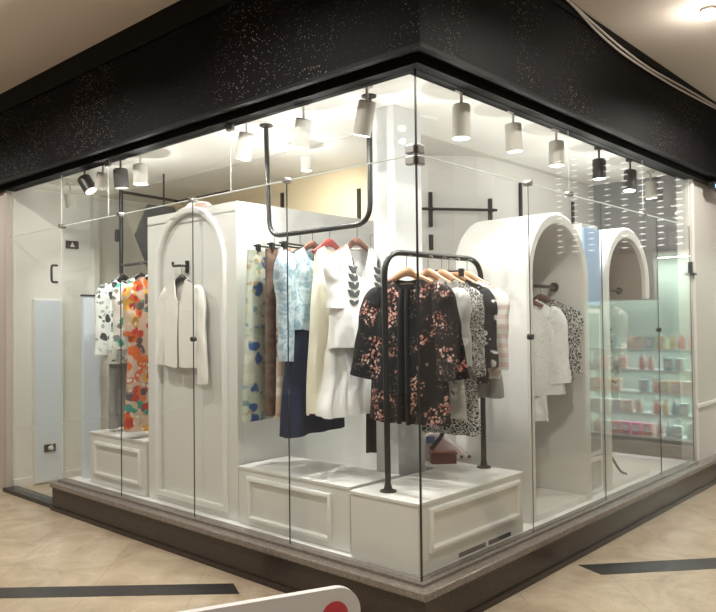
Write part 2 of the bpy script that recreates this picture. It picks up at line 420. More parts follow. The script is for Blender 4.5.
struct('door_handle', tube(new(), bend([(-0.0, YE + 0.07, 1.86), (-0.05, YE + 0.07, 1.86), (-0.05, YE + 0.07, 2.0), (0.0, YE + 0.07, 2.0)], 0.02), 0.010, 8), 'grey_black', dr, True)
# metal fittings of the glass, parts of the shop window
def fitting(win, loc, size, m='steel', name='glass_fitting'):
    x, y, z = loc; a, b, c = size
    return struct(name, box(x - a, y - b, z - c, x + a, y + b, z + c, bevel=min(size) * 0.3), m, win)
for y in (0.945, 1.865, 2.775, YE):
    bm = lathe(new(), [(0.0, -0.02), (0.016, -0.02), (0.018, -0.012), (0.018, 0.026), (0.015, 0.032), (0, 0.032)], 14, ((0, y, ZJ), (1, 0, 0)))
    struct('glass_fitting', bm, 'steel', cw, True)
for x in (1.10, 1.64, 2.9):
    bm = lathe(new(), [(0.0, -0.02), (0.016, -0.02), (0.018, -0.012), (0.018, 0.026), (0.015, 0.032), (0, 0.032)], 14, ((x, 0, ZJ), (0, 1, 0)))
    struct('glass_fitting', bm, 'steel', cw, True)
for y, z in ((1.865, 1.40),):
    struct('glass_lock', lathe(new(), [(0, -.012), (.016, -.012), (.016, .02), (0, .02)], 14, ((0, y, z), (1, 0, 0))), 'grey_black', cw, True)
for x, z in ((1.10, 1.40), (3.18, 1.41)):
    struct('glass_lock', lathe(new(), [(0, -.012), (.018, -.012), (.018, .02), (0, .02)], 14, ((x, 0, z), (0, 1, 0))), 'grey_black', cw, True)
# double patch clamp on the corner
for s in (-1, 1):
    for c in (-1, 1):
        z = ZJ + 0.001 + s * 0.028
        bm = box(-0.012, 0.006, z - 0.022, 0.022, 0.06, z + 0.022, bevel=0.005) if c < 0 else box(0.006, -0.012, z - 0.022, 0.055, 0.022, z + 0.022, bevel=0.005)
        struct('corner_clamp', bm, 'steel', cw)
for y in (1.46, 2.95):
    fitting(cw, (0.005, y, ZT - 0.02), (0.012, 0.03, 0.02))
fitting(cw, (XE, 0.0, 1.95), (0.012, 0.018, 0.05), 'grey_black')
fitting(cw, (XE + 0.01, -0.02, 1.89), (0.03, 0.02, 0.012), 'grey_black')

# ------------------------------------------------------------------ display furniture
def picture_frame(bm, u0, z0, u1, z1, w, place, d0, d1):
    """moulded rectangular frame on a face; place(u, d, z) -> point; d outwards"""
    prof = [(0, d0), (0.0, d1 * 0.75), (w * 0.3, d1), (w * 0.7, d1), (w, d1 * 0.6), (w, d0)]
    rings = []
    for (cu, cz, su, sz) in ((u0, z0, 1, 1), (u1, z0, -1, 1), (u1, z1, -1, -1), (u0, z1, 1, -1)):
        rings.append([bm.verts.new(place(cu + su * o, d, cz + sz * o)) for o, d in prof])
    n = len(prof)
    for i in range(4):
        a, b = rings[i], rings[(i + 1) % 4]
        for k in range(n): bm.faces.new((a[k], a[(k + 1) % n], b[(k + 1) % n], b[k]))
    bmesh.ops.recalc_face_normals(bm, faces=bm.faces); return bm
def plinth(name, label, x0, y0, x1, y1, z1, face, fr):
    t = thing(name, label, 'plinth', ((x0 + x1) / 2, (y0 + y1) / 2, ZG))
    cx, cy = (x0 + x1) / 2, (y0 + y1) / 2; h = z1 - ZG
    obj('body', box(x0 - cx, y0 - cy, 0, x1 - cx, y1 - cy, h - 0.018, bevel=0.004), 'white', t)
    obj('top_board', box(x0 - cx - 0.006, y0 - cy - 0.006, h - 0.018, x1 - cx + 0.006, y1 - cy + 0.006, h, bevel=0.004), 'white', t)
    u0, u1, za, zb = fr
    if face == 'x': pl = lambda u, d, z: (x0 - cx - d, u - cy, z - ZG)
    else: pl = lambda u, d, z: (u - cx, y0 - cy - d, z - ZG)
    obj('moulding', picture_frame(new(), u0, za, u1, zb, 0.030, pl, -0.004, 0.020), 'white_gloss', t, 35)
    return t
plinth('display_plinth', 'low white plinth with framed front under the floral dress, beside the arched cabinet', 0.10, 2.60, 0.62, 3.42, 0.645, 'x', (2.66, 3.34, 0.31, 0.575))
plinth('display_plinth', 'low white plinth with framed front under the hanging white blouse and skirts', 0.10, 0.565, 0.525, 1.525, 0.60, 'x', (0.70, 1.43, 0.275, 0.545))
plinth('display_plinth', 'white corner plinth with framed side carrying the black garment rail', 0.06, 0.06, 1.075, 0.52, 0.595, 'y', (0.135, 1.025, 0.335, 0.555))
cp = [o for o in bpy.data.objects if o.get('label', '').startswith('white corner plinth')][0]
for a, b in ((0.40, 0.66), (0.69, 0.93)):
    obj('gap_shade', box(a - 0.5675, -0.2315, 0.006, b - 0.5675, -0.228, 0.030), 'grey_black', cp)  # dark strips on the face stand for the shaded gap under the plinth
obj('levelling_foot', box(0.6675 - 0.5675, -0.236, 0.0, 0.6825 - 0.5675, -0.23, 0.032, bevel=0.002), 'white_gloss', cp)
plinth('display_plinth', 'plain low white plinth tucked behind the pillar and corner plinth', 0.855, 0.535, 1.235, 0.915, 0.595, 'x', (0.62, 0.83, 0.32, 0.52))
# white feet glimpsed under the corner plinth
def arch_pts(c, r, zs, z0, n=28):
    """outline of an arch opening: feet at z0, springing at zs"""
    pts = [(c - r, z0)] + [(c - r * math.cos(PI * k / n), zs + r * math.sin(PI * k / n)) for k in range(n + 1)] + [(c + r, z0)]
    return pts
def sweep_profile(bm, path, prof, place, closed=False):
    """sweep (across, out) profile along an in-plane path with mitred normals"""
    n = len(path); rings = []
    for i, (u, z) in enumerate(path):
        a = path[max(i - 1, 0)] if not closed else path[(i - 1) % n]; b = path[min(i + 1, n - 1)] if not closed else path[(i + 1) % n]
        if closed or 0 < i < n - 1:
            t1 = Vector((u - a[0], z - a[1])).normalized(); t2 = Vector((b[0] - u, b[1] - z)).normalized()
            t = (t1 + t2).normalized(); k = 1 / max(0.4, t.dot(t1))
        else:
            t = Vector((b[0] - a[0], b[1] - a[1])).normalized(); k = 1
        nn = Vector((-t.y, t.x)) * k
        rings.append([bm.verts.new(place(u + nn.x * w, d, z + nn.y * w)) for w, d in prof])
    m = len(prof)
    pairs = list(zip(rings, rings[1:])) + ([(rings[-1], rings[0])] if closed else [])
    for r0, r1 in pairs:
        for k in range(m): bm.faces.new((r0[k], r0[(k + 1) % m], r1[(k + 1) % m], r1[k]))
    if not closed: bm.faces.new(rings[0][::-1]); bm.faces.new(rings[-1])
    bmesh.ops.recalc_face_normals(bm, faces=bm.faces); return bm

# tall arched cabinet (deep partition with an arched front)
def arched_cabinet():
    y0, y1, x0, x1, zt = 1.548, 2.585, 0.115, 1.645, 2.288
    t = thing('arched_cabinet', 'tall deep white cabinet with arched moulding and a white cardigan hung on it', 'cabinet', (x0, (y0 + y1) / 2, ZG))
    cy = (y0 + y1) / 2; ya, yb = 1.69, 2.44; c = (ya + yb) / 2 - cy; r = (yb - ya) / 2; zs = 1.895
    # front slab with the arched recess cut out
    op = arch_pts(c, r, zs - ZG, 0.075)
    bm = new(); A, B = y0 - cy, y1 - cy; H = zt - ZG
    outer = [(A, 0.0), (A, H), (B, H), (B, 0.0)]
    pts = [(A, 0)] + [(B, 0)] + [(B, H), (A, H)]
    # build as two halves around the arch so that no face has a hole
    mid = len(op) // 2
    left = [(A, 0), (A, H), (c, H)] + [op[k] for k in range(mid, -1, -1)] + [(op[0][0], 0)]
    right = [(B, 0), (op[-1][0], 0)] + [op[k] for k in range(len(op) - 1, mid - 1, -1)] + [(c, H), (B, H)]
    prism(bm, left, 0, 0.03, 'x'); prism(bm, right, 0, 0.03, 'x')
    prism(bm, [(op[0][0], 0), (op[-1][0], 0), (op[-1][0], 0.075), (op[0][0], 0.075)], 0, 0.03, 'x')
    bmesh.ops.remove_doubles(bm, verts=bm.verts, dist=1e-5)
    obj('front', bm, 'white', t)
    obj('recess', box(0.022, A + .002, 0, 0.05, B - .002, H - .002), 'white', t)
    obj('body', box(0.05, A, 0, x1 - x0, B, H, bevel=0.006), 'white', t)
    pl = lambda u, d, z: (-d, u, z)
    path = op + []
    path = [(op[0][0], 0.075)] + op[1:-1] + [(op[-1][0], 0.075)]
    obj('arch_moulding', sweep_profile(new(), path, [(-0.005, -0.01), (-0.005, 0.012), (0.008, 0.02), (0.030, 0.02), (0.040, 0.010), (0.040, -0.01)], pl, True), 'white_gloss', t, 35)
    return t
arched_cabinet()

# barrel arch display niches
def barrel(c, R, Ri, y0, y1, ztop, zin, label, z_right=ZG, base=True, lining_or_shade=None):
    t = thing('arch_niche', label, 'display niche', (c, y0, ZG))
    zs = ztop - R - ZG; n = 28
    def ring(r, y, zl, zr):
        pts = [(-r, y, zl)] + [(-r * math.cos(PI * k / n), y, zs + r * math.sin(PI * k / n)) for k in range(n + 1)] + [(r, y, zr)]
        return pts
    zl, zr = 0.0, z_right - ZG
    D = y1 - y0
    bm = new()
    def loft(ra, rb):
        va = [bm.verts.new(p) for p in ra]; vb = [bm.verts.new(p) for p in rb]
        for i in range(len(va) - 1): bm.faces.new((va[i], va[i + 1], vb[i + 1], vb[i]))
        return va, vb
    # shell
    prof = [ring(R, 0.012, zl, zr), ring(R, D, zl, zr), ring(Ri, D, zl, zr), ring(Ri, 0.03, zl, zr), ring(Ri + 0.012, 0.006, zl, zr), ring(Ri + 0.03, 0.0, zl, zr), ring(R - 0.015, 0.0, zl, zr)]
    V = [[bm.verts.new(p) for p in r] for r in prof]
    m = len(prof)
    for j in range(m):
        a, b = V[j], V[(j + 1) % m]
        for i in range(len(a) - 1): bm.faces.new((a[i], a[i + 1], b[i + 1], b[i]))
    bm.faces.new([v[0] for v in V]); bm.faces.new([v[-1] for v in V])
    bmesh.ops.recalc_face_normals(bm, faces=bm.faces)
    obj('shell', bm, 'white', t, 35)
    if lining_or_shade:  # added inner skin that carries the painted dark of the interior
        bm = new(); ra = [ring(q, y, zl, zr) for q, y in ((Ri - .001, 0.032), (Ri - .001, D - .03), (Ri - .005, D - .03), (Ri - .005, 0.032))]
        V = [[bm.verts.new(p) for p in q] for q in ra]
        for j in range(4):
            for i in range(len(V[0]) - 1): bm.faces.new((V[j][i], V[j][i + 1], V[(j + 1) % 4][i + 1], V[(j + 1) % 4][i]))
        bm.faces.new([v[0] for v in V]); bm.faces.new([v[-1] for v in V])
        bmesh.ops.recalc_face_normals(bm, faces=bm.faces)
        obj('lining_or_shade', bm, lining_or_shade, t, 35)
    bm = new()
    pts = arch_pts(0, Ri - 0.006, zs, 0)
    if z_right > ZG:
        pts = [(-Ri, 0), ] + [(-Ri * math.cos(PI * k / n), zs + Ri * math.sin(PI * k / n)) for k in range(n + 1)] + [(Ri, zr), (Ri * 0.0, zr), (0.0, 0)]
        pts = [p for p in pts if True]
    prism(bm, [(u, z) for u, z in pts], D - 0.03, D, 'y')
    obj('back_panel', bm, lining_or_shade or plain('niche_back_paint', (0.58, 0.565, 0.54), 0.5), t)
    if base:
        obj('base_step', box(-Ri + .001, 0.004, 0, Ri - .001, D - 0.03, 0.035, bevel=0.004), 'white_gloss', t)
    return t
barrel(1.685, 0.435, 0.352, 0.10, 0.66, 2.215, 2.14, 'white barrel arch niche holding the lacy white blouse')
barrel(2.83, 0.435, 0.345, 0.10, 0.66, 2.215, 2.14, 'white arch niche whose one leg stops halfway, near the mint green reflection', 1.665, True, plain('taupe_inner_dark', (0.34, 0.30, 0.26), 0.45))  # darkness inside the arch put into the colour as taupe
# framed side cabinet joining the two niches
def side_unit():
    x0, x1, y0, y1, zt = 2.125, 2.39, 0.13, 0.64, 2.19
    t = thing('side_cabinet', 'narrow pale panelled unit filling the gap between the two arch niches', 'cabinet', ((x0 + x1) / 2, y0, ZG))
    w = (x1 - x0) / 2; D = y1 - y0
    obj('body', box(-w, 0.02, 0, w, D, zt - ZG, bevel=0.004), 'white', t)
    obj('upper_reflection_panel', box(-w + .004, 0.004, 1.36, w - .002, 0.022, zt - ZG - .03, bevel=0.004), plain('blue_reflection_tint', (0.36, 0.55, 0.80), 0.3), t)  # blue reflection in this gap painted in as the panel colour
    for a, b, m in ((0.03, 0.24, 'grey'), (0.30, 1.31, 'grey')):
        obj('glazed_panel', box(-w + 0.05, 0.008, a, w - 0.035, 0.022, b), plain('grey_glazing', (0.40, 0.42, 0.42), 0.15), t)
        pl = lambda u, d, z: (u, 0.02 - d, z)
        obj('panel_frame', picture_frame(new(), -w + .015, a - .025, w - .005, b + .025, 0.04, pl, -.004, .014), 'white_gloss', t, 35)
    return t
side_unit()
# pale low partition by the return glass
t = thing('partition_panel', 'tall narrow bluish white panel standing beside the printed blouse', 'panel', (0.205, 3.60, ZG))
obj('board', box(-0.075, -0.02, 0, 0.075, 0.02, 1.50, bevel=0.004), 'panel_blue', t)
obj('edge_strip', box(-0.08, -0.026, 1.50, 0.08, 0.026, 1.515, bevel=0.003), 'grey_black', t)
# electrical cabinet door on the entrance wall, socket, sign
t = thing('utility_cupboard', 'tall shallow blue grey cupboard on the entrance wall', 'cupboard', (0.345, 4.72, 0.02))
obj('body', box(-0.135, -0.035, 0.0, 0.135, 0, 1.73, bevel=0.003), 'wall_in', t)
obj('door', box(-0.125, -0.045, 0.01, 0.125, -0.035, 1.72, bevel=0.004), 'panel_blue', t)
t = thing('wall_socket', 'black double socket with white plug on the blue grey cupboard', 'socket', (0.352, 4.675, 0.345))
obj('plate', box(-0.055, -0.014, -0.035, 0.055, 0, 0.035, bevel=0.004), 'black', t)
obj('plug', lathe(new(), [(0, 0), (.022, 0), (.02, .03), (.012, .05), (0, .05)], 12, ((0.0, -0.012, 0.0), (0, -1, 0))), 'white', t, True)
obj('cord', tube(new(), bend([(0, -.045, 0), (0, -.06, .03), (0, -.03, .09)], .02), .005, 6), 'white', t, True)
t = thing('warning_sign', 'small dark wall sign with a pale triangle symbol', 'sign', (0.60, 4.718, 2.29))
obj('plate', box(-0.065, -0.010, -0.038, 0.065, 0, 0.038, bevel=0.002), plain('dark_red_sign', (0.030, 0.010, 0.010), 0.4), t)
obj('triangle', prism(new(), [(-0.024, -0.022), (0.024, -0.022), (0.0, 0.026)], -0.0125, -0.009, 'y'), 'white', t)
for q in (-0.055, 0.032): obj('bar', box(q, -0.0125, -0.014, q + 0.023, -0.009, -0.006), plain('sign_red', (0.35, 0.05, 0.04), 0.4), t)

# ------------------------------------------------------------------ rails and wall fittings
def rail_thing(name, label, parts, loc=(0, 0, 0), cat='clothes rail'):
    t = thing(name, label, cat, loc)
    L = Vector(loc)
    for nm, pts, r, m in parts:
        obj(nm, tube(new(), [Vector(p) - L for p in pts], r, 12), m, t, 60)
    return t
# suspended U rail
XU = 0.31
t = rail_thing('suspended_rail', 'black U-shaped rail hung from the ceiling with skirts and blouses', [
    ('rail', bend([(XU, 1.475, 2.795), (XU, 1.46, 2.30), (XU, 1.445, 2.065), (XU, 0.575, 2.065), (XU, 0.575, 2.795)], 0.12, 8), 0.016, 'black')], (XU, 1.0, 2.065))
for y in (1.475, 0.575):
    obj('ceiling_flange', lathe(new(), [(0, 0), (.045, 0), (.045, -.008), (.02, -.018), (0, -.018)], 18, ((0, y - 1.0, 2.80 - 2.065), (0, 0, 1))), 'black', t, True)
# corner garment rail on plinth
RA, RB = Vector((0.165, 0.345, 0.597)), Vector((1.03, 0.30, 0.597))
up = Vector((0, 0, 1))
t = rail_thing('garment_rail', 'black freestanding garment rail fixed on the white corner plinth', [
    ('rail', bend([RA + up * .012, RA + up * 1.28 - Vector((0.01, 0, 0)), RB + up * 1.28, RB + up * .012], 0.14, 9), 0.0165, 'black')], tuple((RA + RB) / 2))
for p in (RA, RB):
    q = p - (RA + RB) / 2
    obj('foot_flange', lathe(new(), [(0, .0), (.045, .0), (.045, .006), (.022, .014), (0.018, .04), (0, .04)], 18, (tuple(q), (0, 0, 1))), 'black', t, True)
# rail at the arched cabinet, left bay
t = rail_thing('wall_rail', 'black angular rail frame holding the floral dress beside the arched cabinet', [
    ('post', [(0.40, 3.45, 1.93), (0.40, 3.45, 2.64)], 0.017, 'black'),
    ('top_bar', [(0.40, 3.45, 2.625), (1.0, 3.42, 2.60)], 0.013, 'black'),
    ('cross_bar', [(0.95, 3.42, 2.60), (0.95, 2.7, 2.60)], 0.013, 'black'),
    ('hanging_bar', [(0.40, 3.46, 2.00), (0.30, 2.60, 1.985)], 0.013, 'black')], (0.40, 3.0, 2.00))
obj('bracket', box(-0.05, 0.44, 0.20, -0.015, 0.47, 0.30, bevel=0.003), 'black', t)
obj('ceiling_stem', tube(new(), [(0, 0.45, 0.62), (0, 0.45, 0.795)], 0.010, 8), 'wall_in', t)
# rail inside the first niche
t = rail_thing('niche_rail', 'short black rail with a round flange inside the barrel niche', [
    ('bar', [(1.34, 0.32, 1.735), (2.03, 0.32, 1.735)], 0.013, 'black')], (1.685, 0.32, 1.735))
obj('flange', lathe(new(), [(0, 0), (.034, 0), (.034, .014), (.018, .02), (0, .02)], 16, ((0.345, 0, 0), (-1, 0, 0))), 'black', t, True)
t = rail_thing('niche_rail', 'thin black rail carrying the patterned blouse in the cut-off niche', [
    ('bar', [(2.49, 0.32, 1.735), (3.17, 0.32, 1.735)], 0.012, 'black')], (2.83, 0.32, 1.735))
obj('flange', lathe(new(), [(0, 0), (.03, 0), (.03, .012), (.016, .018), (0, .018)], 16, ((0.342, 0, 0), (-1, 0, 0))), 'black', t, True)
# slotted wall standards
def standard(loc, h, label, rz=0.0, group=None):
    t = thing('wall_standard', label, 'wall fitting', loc, rz, group)
    obj('strip', box(-0.016, -0.018, 0, 0.016, 0, h, bevel=0.002), 'black', t)
    obj('groove', box(-0.004, -0.0195, 0.012, 0.004, -0.0185, h - 0.012), 'grey_black', t); return t
standard((1.648, 2.80, 2.40), 0.285, 'short black slotted strip on the cream wall above the arched cabinet', -PI / 2)
standard((1.648, 1.86, 2.31), 0.29, 'black slotted strip on the cream wall behind the suspended rail', -PI / 2)
standard((1.648, 1.845, 2.10), 0.10, 'tiny black stub on the wall just under the suspended rail bend', -PI / 2)
standard((2.62, 0.928, 2.25), 0.40, 'black slotted strip on the wall directly above the barrel niche')
standard((3.58, 0.928, 2.10), 0.50, 'black slotted strip on the wall above the cut-off niche')
# H-shaped wall rail on the curved wall
P1, P2 = Vector((1.745, 1.245, 0)), Vector((2.17, 0.93, 0))
dv = (P2 - P1).normalized(); nv = Vector((-dv.y, dv.x, 0)) * -1; rz = math.atan2(dv.y, dv.x)
t = thing('wall_rail', 'black bracketed rail on the curved wall above the garment rail', 'clothes rail', tuple(P1 + nv * 0.03 + up * 2.36), rz)
L = (P2 - P1).length
for x, a, b in ((0.02, -0.13, 0.14), (L - 0.02, -0.10, 0.10)):
    obj('standard', box(x - 0.014, -0.02, a, x + 0.014, 0.01, b, bevel=0.002), 'black', t)
    obj('bracket', box(x - 0.008, -0.075, -0.012, x + 0.008, -0.018, 0.012), 'black', t)
obj('bar', tube(new(), [(-0.12, -0.07, 0), (L + 0.01, -0.07, 0)], 0.011, 10), 'black', t, True)
standard(tuple(P1 + nv * 0.03 + dv * 0.02 + up * 2.05), 0.12, 'short black strip below the bracketed rail on the curved wall', rz)
# angular black panel behind the cabinet
t = thing('hexagon_panel', 'black angular panel peeping out beside the arched cabinet', 'panel', (0.62, 3.30, 2.25))
obj('board', prism(new(), [(-0.18, 0.0), (-0.06, 0.27), (0.20, 0.27), (0.32, 0), (0.20, -0.27), (-0.06, -0.27)], -0.012, 0.012, 'y'), 'grey_black', t)
obj('hanging_stem', tube(new(), [(0.1, 0, 0.26), (0.1, 0, 0.55)], 0.008, 8), 'black', t)

# ------------------------------------------------------------------ track spotlights
def spot(canopy, tilt, label, housing='spot_white', lit=True, power=18, L=0.17, R=0.05, ceil=2.80, off=False, aim=None):
    t = thing('spotlight', label, 'spotlight', canopy)
    d = Vector(tilt).normalized()
    obj('canopy', lathe(new(), [(0, 0), (.034, 0), (.034, -.02), (.012, -.024), (0, -.024)], 18, ((0, 0, 0), (0, 0, 1))), housing, t, True)
    obj('stem', tube(new(), [(0, 0, -0.02), (0, 0, -0.115)], 0.008, 8), housing, t, True)
    p = Vector((0, 0, -0.115)) - d * 0.02
    h = obj('housing', lathe(new(), [(0, 0), (R * .85, 0), (R, 0.008), (R, L - .004), (R * .93, L), (R * .88, L - 0.004), (0, L - 0.004)], 24, (tuple(p), tuple(d))), housing, t, True)
    obj('lens', lathe(new(), [(0, L - .0035), (R * .86, L - .0035), (R * .86, L - .001), (0, L - .001)], 24, (tuple(p), tuple(d))), 'glow' if lit and not off else 'lens_off', h)
    if power:
        l = bpy.data.lights.new('spot_beam', 'SPOT'); l.energy = power; l.color = (1.0, 0.975, 0.93); l.spot_size = math.radians(SPOT_ANGLE); l.spot_blend = 0.8; l.energy = power * SPOT_GAIN; l.shadow_soft_size = 0.035
        o = bpy.data.objects.new('spot_beam', l); COL.objects.link(o); o.parent = t
        g = bpy.data.lights.new('spot_fill', 'POINT'); g.energy = power * 0.09 * SPOT_GAIN; g.color = l.color; g.shadow_soft_size = 0.004  # unseen fill point added below each spotlight to brighten the ceiling
        q = bpy.data.objects.new('spot_fill', g); COL.objects.link(q); q.parent = t; q.location = p + d * (L + 0.07)
        a = Vector(aim) if aim else d
        o.location = p + d * (L + 0.012); o.rotation_euler = a.to_track_quat('-Z', 'Y').to_euler()
    return t
A = 'bright'
spot((0.11, 1.43, 2.80), (0.10, 0.42, -1), 'white cylinder spotlight nearest the arched cabinet front', 'spot_white', False, 52, aim=(0.15, 0.3, -1))
spot((0.14, 0.94, 2.80), (0.06, 0.30, -1), 'bright white cylinder spotlight between the suspended rail legs', 'spot_white', False, 50, aim=(0.15, -0.1, -1))
spot((0.14, 0.44, 2.80), (0.02, 0.28, -1), 'white cylinder spotlight just behind the glass corner', 'spot_grey', False, 38, L=0.19, aim=(0.03, 0.0, -1))
spot((0.56, 0.11, 2.80), (0.0, 0.02, -1), 'white cylinder spotlight with glowing lens over the garment rail', 'spot_grey', True, 38, L=0.19, aim=(0.03, 0.03, -1))
spot((1.12, 0.11, 2.80), (0.08, 0.0, -1), 'grey-lit cylinder spotlight second along from the garment rail', 'spot_grey', False, 22, aim=(-0.05, 0.05, -1))
spot((1.72, 0.13, 2.80), (0.0, 0.0, -1), 'white cylinder spotlight above the barrel niche', 'spot_grey', True, 26, L=0.165, aim=(0.0, 0.1, -1))
spot((2.46, 0.16, 2.80), (0.0, 0.0, -1), 'black cylinder spotlight above the gap between the two arch niches', 'black', True, 30, L=0.15, aim=(0.0, 0.2, -1))
spot((3.05, 0.16, 2.80), (-0.15, 0.0, -1), 'black cylinder spotlight with glowing lens above the cut-off niche', 'black', True, 30, L=0.17)
spot((3.65, 0.22, 2.80), (0.1, 0.0, -1), 'grey spotlight with bright lens near the end of the long glass', 'spot_grey', True, 14, L=0.15)
spot((4.02, 0.30, 2.80), (0.3, 0.1, -1), 'small black tilted spotlight at the far glass end', 'black', False, 0, L=0.12)
spot((0.85, 1.66, 2.80), (0.02, 0.0, -1), 'small white spotlight standing off deep inside the shop', 'spot_white', False, 34, L=0.10, R=0.04, aim=(0.8, 0.5, -0.45))
spot((0.14, 2.72, 2.80), (0.02, 0.0, -1), 'glowing white spotlight over the floral dress', 'spot_white', True, 40, L=0.15, R=0.055, aim=(0.2, 0.05, -1))
spot((0.12, 2.97, 2.80), (0.04, -0.05, -1), 'dark boxy spotlight beside the glowing white spotlight', 'grey_black', False, 0, L=0.15, R=0.055)
spot((0.10, 3.20, 2.80), (0.0, 0.35, -1), 'cream tilted spotlight between two dark spotlights', 'spot_grey', False, 22, L=0.13, R=0.05, aim=(0.15, 0.0, -1))
spot((0.08, 3.46, 2.80), (0.2, -0.5, -0.8), 'dark spotlight tilted towards the glass corner end', 'black', False, 0, L=0.14, R=0.055)
spot((0.35, 4.25, 2.80), (0.2, 0.1, -1), 'pale spotlight above the glass entrance door', 'spot_white', False, 14, L=0.13)
# small recessed downlight inside
t = thing('downlight', 'small square glowing downlight in the ceiling beside the pillar', 'downlight', (1.10, 1.06, 2.795))
obj('trim_ring', box(-0.06, -0.06, -0.008, 0.06, 0.06, 0.002, bevel=0.003), 'white', t)
obj('lens', box(-0.045, -0.045, -0.012, 0.045, 0.045, -0.008), 'glow', t)
# arcade ceiling lamps: one in the picture, the rest added out of view to light the floor, one glinting in the glass
DIFF = plain('lamp_diffuser', (1, 1, 1), .4, emit=((1.0, 0.90, 0.72), 5))
for n, (x, y, e) in enumerate([(2.09, -0.745, 5), (-1.25, 1.1, 100), (-1.25, 3.4, 100), (-1.25, 5.9, 80), (-1.3, -1.3, 70), (1.0, -0.95, 70), (3.4, -0.95, 110), (-3.19, 2.64, 60), (-3.6, -3.4, 70)]):
    z = CL if x < -0.13 else CR
    t = thing('ceiling_lamp', 'small round glowing lamp on the arcade ceiling above the cables' if n == 0 else 'round glowing lamp on the arcade ceiling, unseen outside the view', 'lamp', (x, y, z), 0, None if n == 0 else 'added arcade ceiling lamps')
    obj('base', lathe(new(), [(0, 0), (.045, 0), (.045, -.015), (0, -.015)], 24), 'spot_white', t, True)
    obj('diffuser', lathe(new(), [(0, -.015), (.042, -.015), (.042, -.055), (.03, -.065), (0, -.065)], 24), DIFF, t, True)
    l = bpy.data.lights.new('lamp_light', 'POINT' if n == 0 else 'SPOT'); l.energy = e * ARCADE_GAIN; l.color = (1.0, 0.945, 0.87); l.shadow_soft_size = 0.025
    if n: l.spot_size = math.radians(165); l.spot_blend = 0.5
    o = bpy.data.objects.new('lamp_light', l); COL.objects.link(o); o.parent = t; o.location = (0, 0, -0.17)
# cables along the top of the black fascia
for nm, pts, lab in (('cable', [(0.9, -.16, 3.50), (1.36, -.158, 3.455), (1.72, -.152, 3.425), (2.15, -.15, 3.39), (2.7, -.15, 3.375), (3.4, -.15, 3.40), (4.4, -.15, 3.43)], 'upper white cable running along the black fascia under the arcade ceiling'),
                     ('cable', [(0.9, -.165, 3.49), (1.36, -.165, 3.445), (1.72, -.152, 3.395), (2.15, -.15, 3.355), (2.7, -.15, 3.35), (3.4, -.15, 3.365), (4.4, -.15, 3.41)], 'lower white cable sagging along the black fascia')):
    P = [Vector(p) for p in pts]; Q = []
    for i in range(len(P) - 1):
        p0, p1, p2, p3 = P[max(i - 1, 0)], P[i], P[i + 1], P[min(i + 2, len(P) - 1)]
        for k in range(6):
            s = k / 6; Q.append(0.5 * ((2 * p1) + (p2 - p0) * s + (2 * p0 - 5 * p1 + 4 * p2 - p3) * s * s + (3 * p1 - p0 - 3 * p2 + p3) * s ** 3))
    Q.append(P[-1])
    tag(obj(nm, tube(new(), Q, 0.008, 6), plain('cable_white', (0.62, 0.57, 0.52), .5), None, True), lab, 'cable')

